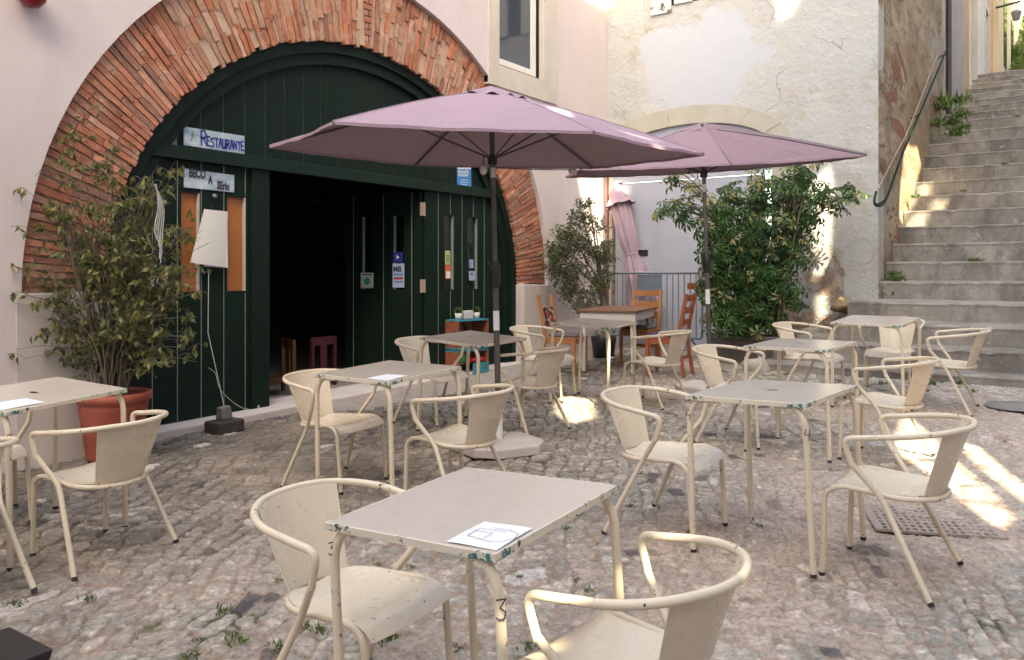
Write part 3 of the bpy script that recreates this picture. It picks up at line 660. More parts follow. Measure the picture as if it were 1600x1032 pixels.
# ------------------------------------------------------------------ ochre building beside the stairs (wall C, plane y)
och = empty('ochre_building', 'worn ochre rendered building rising beside the stone stairs', 'building', (11.7, YE, 1.3))
def oc(mb, name, mat, parent=None, bevel=0, root=None):
    root = root or och; o = mb.obj(name, mat, parent or root, bevel)
    if (parent or root) is root: o.location = -root.location
    return o
mb = MB(); nx, nz = 40, 60; rq = random.Random(2)
def wallsurf(x0, x1, z0, z1, y, amp, nx, nz, seed):
    g = []
    for i in range(nx+1):
        row = []
        for j in range(nz+1):
            x = x0+(x1-x0)*i/nx; z = z0+(z1-z0)*j/nz
            nv = float(vnoise(np.array(x), np.array(z), 1.3, seed)-.5)+.5*float(vnoise(np.array(x), np.array(z), 4, seed+1)-.5)
            row.append((x, y+amp*nv*(0 if i == 0 else 1), z))
        g.append(row)
    vs = [p for r in g for p in r]; return vs, [(i*(nz+1)+j, (i+1)*(nz+1)+j, (i+1)*(nz+1)+j+1, i*(nz+1)+j+1) for i in range(nx) for j in range(nz)]
v_, f_ = wallsurf(XB+.002, 17.4, .3, 9.0, YE, .07, 60, 80, 31); mb.add(v_, f_, 0, True)
mb.box(XB+.36, 17.4, YE+.1, YE+.5, .3, 9); oc(mb, 'wall', M_ochre)
mb = MB(); mb.box(17.4, 19.3, YE-.12, YE+.4, 2.5, 10); oc(mb, 'buttress', M_greywall)
mb = MB(); mb.tube([(17.32, YE-.09, 3.2), (17.32, YE-.09, 9.5)], .045); oc(mb, 'drain_pipe', simple('weathered_brown_pipe', (.07, .045, .035), .6))
mb = MB()
mb.box(17.05, 17.2, YE-.05, YE+.05, 3.2, 9.5); oc(mb, 'plaster_strip', M_greywall)
hs = empty('hillside_house', 'sunny ochre house with white window surrounds high up beside the stairs', 'house', (21.5, YE, 5))
mb = panel([(19.3, 3.5), (26.2, 5.0), (26.2, 12), (19.3, 12)], [[(20.5, 5.6), (21.6, 5.6), (21.6, 9.5), (20.5, 9.5)], [(23.7, 5.55), (24.5, 5.6), (24.5, 8.1), (23.7, 8.1)]], lambda u, v, d: (u, YE-.12+d, v), .3)
oc(mb, 'wall', plaster('yellow_ochre_render', (.42, .29, .17), (.50, .37, .23)), root=hs)
for a, b, c, d in ((20.5, 21.6, 5.6, 9.5), (23.7, 24.5, 5.6, 8.1)):
    mb = panel([(a-.18, c-.18), (b+.18, c-.18), (b+.18, d+.2), (a-.18, d+.2)], [[(a+.02, c+.02), (b-.02, c+.02), (b-.02, d-.02), (a+.02, d-.02)]], lambda u, v, dd: (u, YE-.16+dd, v), .1)
    wf = oc(mb, 'window', M_stone, root=hs); mb = MB(); mb.box(a, b, YE+.02, YE+.05, c, d); mb.obj('pane', M_darkpane, wf)
mb = MB(); mb.box(22.0, 22.9, YE-.19, YE-.1, 4.0, 12); oc(mb, 'pilaster', plaster('white_pilaster', (.55, .54, .55), (.62, .6, .6)), root=hs)
hs2 = empty('hillside_house', 'farther yellow house at the top of the stairs before the trees', 'house', (30, YE, 6))
mb = MB(); mb.box(26.2, 42, YE-.25, YE+.3, 4, 13.5); oc(mb, 'wall', plaster('pale_yellow_render', (.50, .40, .25), (.56, .46, .31)), root=hs2)
mb = MB()
for x in (28, 31, 34, 37): mb.box(x, x+1, YE-.27, YE-.2, 7.5, 9.6)
w2 = oc(mb, 'window', M_darkpane, root=hs2)
# wrought iron bracket and far lamp
lp = empty('street_lamp', 'small lantern on an iron bracket high on the far house', 'street lamp', (26.0, 1.9, 9.8))
p = onX(1588, 22, 26.0); mb = MB(); mb.tube([(26, YE-.2, p.z+.25), (26, p.y-.1, p.z+.32)], .03); mb.tube([(26, p.y, p.z+.3), (26, p.y, p.z+.12)], .012); o = mb.obj('bracket', M_iron, lp); o.location = -lp.location
mb = MB(); mb.lathe([(.0, .14), (.05, .12), (.14, .05), (.13, .04), (.08, -.17), (.0, -.18)], 8, (26, p.y, p.z)); o = mb.obj('lantern', simple('lantern_glass', (.35, .35, .36), .2, .1, 4, 0), lp); o.location = -lp.location
# handrail
P = [onY(1369, 300, YE-.08), onY(1366, 316, YE-.08), onY(1371, 322, YE-.10), onY(1380, 319, YE-.10), onY(1387, 306, YE-.10), onY(1411, 238, YE-.10), onY(1437, 178, YE-.10), onY(1480, 76, YE-.10)]
hr = empty('handrail', 'dark green pipe handrail fixed to the ochre wall above the stairs', 'handrail', P[3])
mb = MB(); mb.tube(spl(P[:5], 5)[:-1]+P[4:], .015); o = mb.obj('rail', M_railgreen, hr); o.location = -hr.location
for a, b in ((1437, 178), (1474, 86), (1384, 312)):
    q = onY(a, b, YE-.10); mb = MB(); mb.tube([q, (q.x+.02, YE-.02, q.z-.05), (q.x+.02, YE+.03, q.z-.05)], .012, 8); o = mb.obj('bracket', M_iron, hr); o.location = -hr.location
P = [onY(1372, 296, YE-.03), onY(1395, 250, YE-.03), onY(1425, 190, YE-.03), onY(1466, 82, YE-.03)]
mb = MB(); mb.tube(spl(P, 6), .012, 6); tag(mb.obj('wall_cable', simple('pale_cable', (.33, .26, .20), .8)), 'pale cable running up the ochre wall above the handrail', 'cable')
# ------------------------------------------------------------------ houses across the lane (behind the viewpoint): they shade the yard; the unseen front has gaps cut to cast sun patches
PLY = -4.2
def sunhit(p): k = (PLY-p.y)/TOSUN.y; q = p+TOSUN*k; return (q.x, q.z)
def gpts(L): return [onG(*a) for a in L]
PATCH = []
PATCH.append(gpts([(1408, 640), (1462, 684), (1588, 806), (1552, 830), (1468, 758), (1382, 694)]))
PATCH.append(gpts([(1476, 680), (1535, 700), (1612, 768), (1604, 800), (1530, 735)]))
PATCH.append(gpts([(866, 618), (925, 622), (928, 652), (890, 662), (862, 645)]))
PATCH.append([Vector((1.60, 1.05, .62)), Vector((1.82, 1.02, .62)), Vector((1.85, 1.22, .55)), Vector((1.64, 1.25, .55))])
PATCH.append([Vector((2.14, 1.0, .62)), Vector((2.32, .98, .62)), Vector((2.33, 1.2, .50)), Vector((2.17, 1.22, .50))])
PATCH.append([Vector((1.99, .74, .72)), Vector((2.07, .74, .72)), Vector((2.07, .8, .36)), Vector((1.99, .8, .36))])
PATCH.append([onY(a, b, YW) for a, b in ((900, 262), (938, 250), (942, 380), (926, 400), (912, 330))])
PATCH.append([onX(a, b, XB) for a, b in ((1262, 290), (1292, 255), (1300, 300), (1293, 415), (1270, 445), (1262, 400))])
PATCH.append([onX(a, b, XB) for a, b in ((1270, 462), (1290, 455), (1290, 505), (1272, 508))])
PATCH.append([onX(a, b, XB) for a, b in ((1207, -20), (1250, -20), (1240, 20), (1212, 34))])
PATCH.append([onX(a, b, XB) for a, b in ((945, 285), (985, 290), (975, 310), (948, 330))])
PATCH.append([onY(a, b, YE) for a, b in ((1406, 262), (1412, 210), (1432, 225), (1437, 258), (1420, 345), (1408, 340))])
PATCH.append([onX(a, b, 13.3) for a, b in ((1411, 337), (1446, 337), (1438, 372), (1405, 366))])
PATCH.append([onX(a, b, 14.18) for a, b in ((1428, 288), (1452, 288), (1454, 311), (1428, 311))])
PATCH.append([onX(a, b, 13.73) for a, b in ((1448, 312), (1482, 312), (1472, 334), (1450, 334))])
PATCH.append([atZ(a, b, d) for a, b, d in ((845, 205, 5.55), (845, 180, 5.75), (862, 168, 5.85), (886, 172, 5.9), (884, 205, 5.6))])
PATCH.append([atZ(a, b, d) for a, b, d in ((925, 190, 5.6), (960, 200, 5.7), (1075, 236, 6.0), (1020, 228, 5.9), (990, 222, 5.75))])
holes = []
def hullify(P):
    c = (sum(p[0] for p in P)/len(P), sum(p[1] for p in P)/len(P)); return sorted(P, key=lambda p: math.atan2(p[1]-c[1], p[0]-c[0]))
for pt in PATCH: holes.append(hullify([sunhit(p) for p in pt]))
opp = empty('sun_mask_wall', 'tall plastered wall added out of view, its gaps cut to cast the sun patches', 'house', (0, PLY, 0))
mb = panel([(-26, -1), (30, -1), (30, 17.6), (-26, 17.6)], holes, lambda u, v, d: (u, PLY-d, v), .06); o = mb.obj('wall', M_pink, opp); o.location = -opp.location  # added sun mask: each hole is a wanted sun patch projected back
opp2 = empty('house_behind', 'pale house closing the lane behind the tables', 'house', (-6, 1, 0))
mb = MB(); mb.box(-7.3, -7, PLY, 10.5, -1, 6.5); o = mb.obj('wall', M_pink, opp2); o.location = -opp2.location
# ------------------------------------------------------------------ cafe chair
def arc(cx, cy, rx, ry, a0, a1, n, z0, z1=None):
    out = []
    for k in range(n+1):
        a = R(a0+(a1-a0)*k/n); out.append(Vector((cx+rx*math.cos(a), cy+ry*math.sin(a), z0)))
    return out
TR = .0122
def chair_meshes():
    D = {}
    # arm rail: from the front bends round the back, z rises to the rear
    def ringz(y): return .622+.040*max(0, min(1, (.06-y)/.34))
    pr = [Vector((.262, .06, .622))]
    for k in range(25):
        a = R(0-180*k/24); y = -.055+.255*math.sin(a); pr.append(Vector((.262*math.cos(a), y, ringz(y))))
    pr.append(Vector((-.262, .06, .622)))
    # front bend down to just below the arm
    bend = fillet([(.262, .04, .622), (.262, .128, .612), (.258, .095, .500)], .05, 7)
    L = [Vector((-p.x, p.y, p.z)) for p in bend]
    rail = bend[::-1]+pr[1:-1]+L
    m = MB(); m.tube(rail, TR, 12); D['arm_rail'] = m
    # seat frame ring
    ring_ = [(.187, .225, .358), (.186, .19, .380), (.184, .15, .388), (.182, .0, .376)]
    back = [Vector((.182*math.cos(R(-180*k/20)), -.03+.178*math.sin(R(-180*k/20)), .372-.008*math.sin(R(180*k/20)))) for k in range(21)]
    full = [Vector(p) for p in ring_]+back+[Vector((-p[0], p[1], p[2])) for p in ring_[::-1]]
    m = MB(); m.tube(full, TR*.95, 10); D['seat_frame'] = m
    def fleg(s):
        m = MB(); m.tube(fillet([(s*.186, .19, .380), (s*.189, .232, .352), (s*.19, .251, .002)], .04, 6), TR, 12); m.tube([(s*.19, .251, .004), (s*.19, .2515, -.012)], TR*1.04, 12, 1); return m
    def rleg(s):
        m = MB(); m.tube(fillet([(s*.258, .100, .512), (s*.212, -.005, .372), (s*.267, -.192, .002)], .05, 6), TR, 12); m.tube([(s*.2665, -.1925, .004), (s*.269, -.199, -.012)], TR*1.04, 12, 1); return m
    D['fl'] = [fleg(1), fleg(-1)]; D['rl'] = [rleg(1), rleg(-1)]
    # seat sheet
    G = []
    for i in range(15):
        t = i/14.; y = .262-t*.43
        hw = .186 if y > -.03 else max(.01, .182*math.sqrt(max(0, 1-((y+.03)/.17)**2)))
        row = []
        for j in range(13):
            s = -1+2*j/12.; x = s*hw
            z = .392-.010*(1-s*s)-.008*min(1, t*2)
            if y > .19: z -= .05*((y-.19)/.072)**2*.85
            row.append((x, y, z-.012*math.exp(-((y+.02)/.12)**2)*(1-s*s)))
        G.append(row)
    m = MB(); m.sheet(G, .003); D['seat'] = m
    G = []
    for i in range(9):
        t = i/8.; row = []
        for j in range(17):
            a = R(-90+(47*(1-t)+43*t)*(-1+2*j/16.))
            rx, ry, cy = (.172*(1-t)+.252*t), (.165*(1-t)+.243*t), (-.03*(1-t)-.055*t)
            y = cy+ry*math.sin(a); row.append((rx*math.cos(a), y, .368*(1-t)+(ringz(y)-.002)*t))
        G.append(row)
    m = MB(); m.sheet(G, .003); D['backrest'] = m
    return D
def make_chair():
    D = chair_meshes(); root = empty('cafe_armchair', 'x', 'chair')
    D['arm_rail'].obj('arm_rail', M_frame, root); D['seat_frame'].obj('seat_frame', M_frame, root)
    for m in D['fl']+D['rl']: m.obj('leg', [M_frame, M_foot], root)
    D['seat'].obj('seat', M_seat, root); D['backrest'].obj('backrest', M_seat, root); return root
def copy_tree(o, parent=None):
    c = o.copy(); COL.objects.link(c); c.parent = parent
    for ch in o.children: copy_tree(ch, c)
    return c
def orient(o, x, y, z, head, tx=0, ty=0, settle=True):
    """put o on the ground: local +y faces heading, up follows the slope"""
    e = .25; gx = (gz(x+e, y)-gz(x-e, y))/(2*e)+tx; gy = (gz(x, y+e)-gz(x, y-e))/(2*e)+ty
    n = Vector((-gx, -gy, 1)).normalized(); f = Vector((math.cos(head), math.sin(head), 0)); f = (f-n*f.dot(n)).normalized(); r = f.cross(n)
    M = Matrix((r, f, n)).transposed().to_4x4(); M.translation = Vector((x, y, z)); o.matrix_world = M
LAB = {'4R': 'cream armchair with its back to the drain grate, right of the table marked 4', '4L': 'cream armchair tucked under the left end of the table marked 4',
 'AL': 'cream armchair left of the paper topped table in front of the green door post', 'AR': 'cream armchair seen from behind, nearest the white umbrella base',
 '2R': 'cream armchair seen from behind in front of the big terracotta pot', 'BR': 'cream armchair with a sun patch on its backrest right of the near pole',
 'BK': 'cream armchair facing right between the near umbrella pole and the weathered bare table', '7R': 'cream armchair facing left right of the weathered bare table',
 '5L': 'cream armchair before the stone planter at the table behind the one marked 4', '6L': 'far cream armchair before the old wall, left of the table by the steps',
 '5R': 'cream armchair over the sun streak, directly behind the chair at the table marked 4', '6R': 'cream armchair facing left close to the stone steps at far right',
 '6K': 'cream armchair behind the steps table with its backrest against the stone steps', '3L': 'large near cream armchair left of the table marked 3',
 '3R': 'nearest sunlit cream armchair, cut by the bottom edge, right of the table marked 3', 'BL': 'cream armchair left of the far table by the open green door leaf',
 '2L': 'cream armchair cut by the left edge beside the table marked 2', '2K': 'cream armchair mostly hidden behind the table marked 2 at the left wall'}
c0 = make_chair()
for i, (k, v) in enumerate(CHAIRS.items()):
    c = c0 if i == 0 else copy_tree(c0); c['label'] = LAB[k]; c['group'] = 'cream metal armchairs around the cafe tables'
    orient(c, v[0], v[1], gz(v[0], v[1])+.004, R(v[3]))
# ------------------------------------------------------------------ cafe tables   local: +y = heading (long side .645), x width .579, z .734
TW, TD, TH = .579, .645, .734
def make_table(top_mat):
    root = empty('cafe_table', 'x', 'table'); a, b = TW/2, TD/2
    m = MB(); m.box(-a+.006, a-.006, -b+.006, b-.006, TH-.004, TH); m.obj('table_top', top_mat, root, .0015)
    m = MB()
    pts = [(a, b), (a, -b), (-a, -b), (-a, b)]
    o_ = [(x, y) for x, y in pts]; i_ = [(x*.97, y*.97) for x, y in pts]
    for k in range(4):
        q = (k+1) % 4; n = 12
        for s in range(n):
            L = lambda P, t: (P[k][0]+(P[q][0]-P[k][0])*t, P[k][1]+(P[q][1]-P[k][1])*t)
            A, B = L(o_, s/n), L(o_, (s+1)/n); C_, D_ = L(i_, (s+1)/n), L(i_, s/n)
            m.hexa([(*A, TH-.021), (*B, TH-.021), (*C_, TH-.021), (*D_, TH-.021), (*A, TH-.0015), (*B, TH-.0015), (*C_, TH-.0012), (*D_, TH-.0012)])
    m.obj('rim', M_edge, root)
    for sy in (-1, 1):
        y = sy*(b-.022)
        for sx in (-1, 1):
            m = MB(); m.tube(fillet([(sx*(a-.15), y-sy*.004, TH-.019), (sx*(a-.050), y-sy*.002, TH-.021), (sx*(a-.010), y+sy*.002, TH-.085), (sx*(a-.002), y+sy*.006, .002)], [0, .035, .05, 0], 6), .0138, 12)
            m.tube([(sx*(a-.002), y+sy*.006, .004), (sx*(a-.002), y+sy*.006, -.012)], .0142, 12, 1); m.obj('leg', [M_frame, M_foot], root)
    return root
tl = {'T3': 'large near cream table marked 3 with a paper drawing on its corner', 'TA': 'cream table in front of the open doorway with a white paper on its near corner',
 'TB': 'far cream table beside the crate shelf and the near umbrella pole', 'T7': 'weathered bare cream table pushed against the wooden dining table',
 'T5': 'cream table with teal chips just behind the table marked 4', 'T4': 'cream table marked 4 with teal chipped edges right of the centre',
 'T6': 'farthest right cream table in front of the stone steps', 'T2': 'cream table marked 2 cut by the left edge near the terracotta pot'}
t0 = make_table(M_top); ROOT = {}
for i, (k, v) in enumerate(TABLES.items()):
    t = t0 if i == 0 else copy_tree(t0); t['label'] = tl[k]; t['group'] = 'square cream metal cafe tables'; orient(t, v[0], v[1], gz(v[0], v[1])+.004, R(v[3]), v[4], v[5]); ROOT[k] = t
for ch in ROOT['T7'].children:
    if ch.name.startswith('table_top'): ch.data = ch.data.copy(); ch.data.materials[0] = M_top7
for k_ in ('T4', 'T5', 'T2', 'TB'):
    m = MB(); rr_ = random.Random(len(k_)+ord(k_[1])); n = 14; m.add([((.028+.008*rr_.random())*math.cos(6.283*i/n), .012*math.sin(6.283*i/n)*(1+.5*rr_.random()), TH+.0006) for i in range(n)], [tuple(range(n))]); m.obj('worn_spot', M_iron, ROOT[k_])
bpy.context.view_layer.update()
STROKE = {'2': [[(0, .8), (.15, 1), (.4, 1), (.5, .75), (.35, .45), (0, 0), (.5, 0)]], '3': [[(0, .95), (.5, 1), (.2, .58), (.5, .4), (.45, .08), (.2, 0), (0, .1)]],
 '4': [[(.1, 1), (0, .5), (.5, .5)], [(.5, .95), (.42, 0)]]}
def leg_mark(key, legpos, ch, size, zl):
    t = ROOT[key]; legs = [c for c in t.children if c.name.startswith('leg')]
    lx, ly = legpos; best = min(legs, key=lambda c: min((v.co.x-lx)**2+(v.co.y-ly)**2 for v in c.data.vertices if v.co.z < .1))
    wp = t.matrix_world @ Vector((lx, ly, zl)); d = (EYEP-wp); d.z = 0; d.normalize(); c = wp+d*.0155
    X = Vector((0, 0, 1)).cross(d).normalized(); Mx = Matrix((X, Vector((0, 0, 1)), d)).transposed().to_4x4(); Mx.translation = c
    mbx = MB()
    for st in STROKE[ch]: ribbon(mbx, [((p[0]-.25)*size*.9, (p[1]-.5)*size) for p in st], .0036, t.matrix_world.inverted() @ Mx, 0, .0008)
    o = mbx.obj('number_mark', M_ink, best)
a, b = TW/2-.004, TD/2-.018
leg_mark('T3', (a, -b), '3', .05, .60); leg_mark('T3', (-a, -b), '3', .035, .66)
leg_mark('T3', (a, -b), '3', .05, .60) if False else None
leg_mark('T4', (a, -b), '4', .045, .60); leg_mark('T4', (-a, -b), '4', .045, .64)
leg_mark('T2', (a, -b), '2', .05, .60)
def paper_on(key, name, label, cx, cy, w_, h_, rot, drawing=False):
    t = ROOT[key]; p = t.matrix_world @ Vector((cx, cy, TH+.0015)); o = empty(name, label, 'paper', p)
    o.matrix_world = Matrix.Translation(p) @ (t.matrix_world.to_3x3().to_4x4()) @ Matrix.Rotation(rot, 4, 'Z')
    G = [[(x*w_/6-w_/2, y*h_/4-h_/2, .0015+.002*math.sin(x*.9+y)*.5) for y in range(5)] for x in range(7)]
    m = MB(); m.sheet(G, .0006); m.obj('sheet', M_paper, o)
    if drawing:
        m = MB(); I = Matrix.Identity(4)
        for L in ([(-.05, -.03), (-.05, .03), (.03, .03)], [(-.07, .01), (.0, .01), (.0, -.03)], [(.03, .045), (.065, .03), (.075, 0), (.06, -.03), (.03, -.045)], [(-.02, .045), (.03, .045)], [(-.05, -.03), (.03, -.045)]): ribbon(m, L, .0016, I, 0, .0035)
        m.obj('pen_drawing', M_ink, o)
# local: x+ = right of heading (world -y), y- = near side
paper_on('T3', 'paper_sheet', 'white paper with a pen drawing on the near corner of the table marked 3', TW/2-.085, -TD/2+.10, .15, .17, R(2), True)
paper_on('TA', 'paper_sheet', 'blank white paper on the corner of the table before the doorway', TW/2-.10, -TD/2+.10, .15, .18, R(3))
paper_on('T2', 'paper_sheet', 'blank white paper on the table marked 2 at the left edge', TW/2-.11, -TD/2+.11, .16, .20, R(-3))
# ------------------------------------------------------------------ umbrellas
def umbrella(name, label, rim_px, dep, h_eye, apex_px, pole_base, pole_top_px, zc, base_vis=True):
    base = pole_base; root = empty(name, label, 'umbrella', base)
    K = h_eye; rim = [EYEP+ray(a, b)*(K*FPX/(ROW0-b)) for a, b in rim_px]
    c = sum(rim, Vector())/6; top = Vector((c.x, c.y, EYE+(ROW0-apex_px[1])/FPX*dep)); top.z = zc
    loc = lambda p: Vector(p)-base
    m = MB(); n = 12
    mid = lambda a, b, t: a*(1-t)+b*t
    for k in range(6):
        A, B = loc(rim[k]), loc(rim[(k+1) % 6]); T = loc(top)-Vector((0, 0, .06)); G = []
        for i in range(n+1):
            t = i/n; row = []
            for j in range(n+1):
                s = j/n; sag = -.010*math.sin(math.pi*s)*t*(t) ; p = mid(T, mid(A, B, s), t); inw = .012*math.sin(math.pi*s)*t; e = mid(A, B, s)
                p = p+Vector((0, 0, sag+.02*math.sin(math.pi*t)))-(Vector((e.x, e.y, 0))-Vector((T.x, T.y, 0))).normalized()*inw; p.z += .004*math.sin(s*9+k*2)*math.sin(t*5+k)*min(1, 4*s*(1-s))+.003*math.sin(s*23+t*4+k)*t*min(1, 6*s*(1-s)); row.append(p)
            G.append(row)
        m.sheet(G, .002)
        # small hem
        hem = [[g-Vector((0, 0, .0)), g-Vector((0, 0, .018))] for g in G[-1]]; m.sheet(hem, .002)
    for k in range(6):
        A = loc(rim[k]); T = loc(top)-Vector((0, 0, .06)); m.tube([mid(T, A, t/8)+Vector((0, 0, .003+.02*math.sin(math.pi*t/8))) for t in range(1, 9)], .0035, 5)
    can = m.obj('canopy', M_canopy, root)
    m = MB()
    for k in range(6):
        A, B = loc(rim[k]), loc(rim[(k+1) % 6]); T = loc(top); G = []
        for i in range(6):
            t = i/5*.185; row = []
            for j in range(13):
                s = j/12; p = mid(T, mid(A, B, s), t); row.append(p+Vector((0, 0, -.032+(.013*math.sin(s*math.pi*4)*(i/5)**2))))
            G.append(row)
        m.sheet(G, .002)
    m.obj('vent_cap', M_canopy, root)
    bt = loc(top)-Vector((0, 0, .05)); b0 = Vector((0, 0, .0))
    ax = (bt-Vector((0, 0, .25))).normalized(); at = lambda z: Vector((0, 0, .25))+ax*((z-.25)/ax.z)
    m = MB(); m.tube([at(.15), at(1.18)], .0215, 14); m.tube([at(1.18), bt], .0185, 14); m.obj('pole', M_pole, root)
    m = MB(); m.tube([at(1.95), at(2.02)], .0205, 14); m.obj('collar', simple('steel_collar', (.5, .47, .42), .35, .1, 8, 0, .001, .6), root)
    m = MB(); m.tube([at(1.16), at(1.19), at(1.22), at(1.28), at(1.33), at(1.36)], [.022, .034, .04, .042, .036, .024], 14); hd = at(1.26); cdir = (EYEP-base-hd); cdir.z = 0; cdir.normalize(); sd_ = Vector((0, 0, 1)).cross(cdir)
    m.tube([hd, hd+cdir*.06], .012, 8); m.tube([hd+cdir*.06, hd+cdir*.07-sd_*.05+Vector((0, 0, .09))], .007, 8); m.tube([hd+cdir*.06-sd_*.05+Vector((0, 0, .09)), hd+cdir*.10-sd_*.05+Vector((0, 0, .09))], .011, 8); m.obj('crank', M_black, root)
    m = MB(); m.tube([at(.86), at(1.0)], .0224, 14); m.obj('sticker', M_paper, root)
    hz = (loc(rim[0]).z+loc(rim[3]).z)/2-.02; hub = at(hz-.05); m = MB(); m.tube([hub-Vector((0, 0, .04)), hub+Vector((0, 0, .03))], .034, 12); m.obj('hub', M_black, root)
    for k in range(6):
        A = loc(rim[k]); T = bt; e = A-Vector((0, 0, .012)); s_ = mid(T, A, .10)-Vector((0, 0, .03)); r_ = MB(); r_.tube([s_, mid(T, e, .5)+Vector((0, 0, .002)), e], .0085, 8)
        rib = r_.obj('rib', M_pole, root); q = MB(); q.tube([hub, mid(T, A, .46)-Vector((0, 0, .016))], .007, 8); q.obj('strut', M_pole, rib)
    # light bulb string
    b1 = at(hz-.02)+Vector((-.045, .045, -.10)); m = MB(); m.tube([b1+Vector((0, 0, .10)), b1+Vector((0, 0, .03))], .004, 6); m.obj('bulb_cord', M_black, root)
    m = MB(); m.lathe([(0, -.045), (.02, -.035), (.028, -.01), (.022, .015), (.01, .03), (0, .032)], 12, tuple(b1)); m.obj('light_bulb', M_glassbulb, root)
    return root, at, rim
ub = onG(779, 702)
rimA = [(1100, 240), (925, 261), (650, 256), (421, 228), (520, 190), (928, 205)]
u1, at1, rim1 = umbrella('parasol', 'open mauve parasol on a dark pole in the white concrete base, nearest the brick arch', rimA, 5.85, .876, (768, 128), ub, None, 2.80)
def parasol_base(root, rot, mat):
    m = MB(); rr = lambda x, y: Matrix.Rotation(rot, 4, 'Z') @ Vector((x, y, 0))
    for qx in (-1, 1):
        for qy in (-1, 1):
            P = [(.012, .012), (.35, .012), (.365, .10), (.10, .365), (.012, .35)]; P = [(p[0]*qx*.88, p[1]*qy*.88) for p in P]
            if qx*qy < 0: P = P[::-1]
            bot = [rr(*p)+Vector((0, 0, .0)) for p in P]; mid_ = [rr(*p)+Vector((0, 0, .055)) for p in P]; topv = [rr(p[0]*.93, p[1]*.93)+Vector((0, 0, .075)) for p in P]
            n = 5; m.add(bot+mid_+topv, [tuple(range(2*n, 3*n))]+[(i, (i+1) % n, n+(i+1) % n, n+i) for i in range(n)]+[(n+i, n+(i+1) % n, 2*n+(i+1) % n, 2*n+i) for i in range(n)], 0)
    for a in range(4):
        Mx = Matrix.Rotation(rot+a*math.pi/2, 4, 'Z'); m.box(.18, .32, -.055, .055, .0, .06, 0, Mx)
    m.obj('base_slab', mat, root, .006)
    m = MB(); m.tube([(0, 0, .06), (0, 0, .42)], .030, 16); m.obj('base_tube', M_white, root)
parasol_base(u1, R(20), M_whitepl)
m = MB(); q = rim1; B1 = at1(2.02)
eR = q[1]-ub; pth = [B1, B1*.5+eR*.5+Vector((0, 0, -.02)), B1*.22+eR*.78+Vector((0, 0, -.02))]
m.tube(spl(pth, 6), .0035, 6); m.obj('light_cord', M_black, u1)
for pp in (pth[-1],):
    m = MB()
    for dx in (-.02, .03): m.lathe([(0, -.045), (.02, -.035), (.026, -.01), (.012, .02), (0, .022)], 10, (pp.x+dx, pp.y, pp.z))
    m.obj('light_bulb', M_glassbulb, u1)
ub2 = onG(1109, 612)
rimB = [(1355, 240.6), (1288, 251), (1075.6, 269.7), (884, 276), (905, 264), (1143, 255.6)]
d2 = (ub2.x*cs+ub2.y*sn)
u2, at2, rim2 = umbrella('parasol', 'open mauve parasol in front of the leafy plant, right of the other parasol', rimB, d2, 1.03, (1100, 188), ub2, None, EYE+(ROW0-188)/FPX*d2)
parasol_base(u2, R(35), M_whitepl)
# closed parasol leaning in the corner
tp = Vector((XB-.12, 5.82, 2.82)); bp = Vector((XB-.30, 5.12, .43)); cp = empty('closed_parasol', 'folded pink parasol tied round its middle leaning in the wall corner', 'umbrella', bp)
ax = (tp-bp); Lc = ax.length; axn = ax.normalized()
def folded(profile, n=40, folds=9, amp=.22):
    vs = []; u = axn.orthogonal().normalized(); v = axn.cross(u)
    for (t, r) in profile:
        for k in range(n):
            a = 2*math.pi*k/n; rr = r*(1+amp*math.sin(folds*a+t*3)); vs.append(axn*(Lc*t)+(u*math.cos(a)+v*math.sin(a))*rr)
    m = MB(); m.add(vs, [(i*n+k, i*n+(k+1) % n, (i+1)*n+(k+1) % n, (i+1)*n+k) for i in range(len(profile)-1) for k in range(n)], 0, True); return m
folded([(.16, .24), (.22, .22), (.30, .18), (.40, .145), (.48, .115), (.53, .082), (.56, .092), (.60, .12), (.68, .13), (.76, .128), (.84, .12), (.92, .09)]).obj('canopy', M_canopyu, cp)
folded([(.845, .215), (.85, .205), (.90, .13), (.95, .075), (1.0, .02)], 40, 7, .14).obj('vent_cap', M_canopyu, cp)
m = MB(); m.tube([Vector((0, 0, 0)), axn*Lc*1.005], .018, 10); m.obj('pole', M_pole, cp)
m = MB(); u = axn.orthogonal().normalized(); v = axn.cross(u); m.tube([axn*Lc*.53+(u*math.cos(k*.4)+v*math.sin(k*.4))*.093 for k in range(16)], .008, 6, closed=True); m.obj('tie_strap', M_canopyu, cp)
# ------------------------------------------------------------------ foliage helpers
def leaf_quad(mb, p, d, n, L, W, col, bend=.15, wm=.45):
    d = d.normalized(); s = d.cross(n)
    if s.length < 1e-4: s = d.orthogonal()
    s.normalize(); n2 = s.cross(d)
    a = p; b = p+d*L*wm+s*W/2+n2*L*bend*.3; c = p+d*L-n2*L*bend; e = p+d*L*wm-s*W/2+n2*L*bend*.3; mdp = p+d*L*.5-n2*L*.02
    mb.add([a, b, c, e, mdp], [(0, 1, 4), (1, 2, 4), (2, 3, 4), (3, 0, 4)], 0, False, col)
def rv(r): 
    while True:
        v = Vector((r.uniform(-1, 1), r.uniform(-1, 1), r.uniform(-1, 1)))
        if .05 < v.length < 1: return v
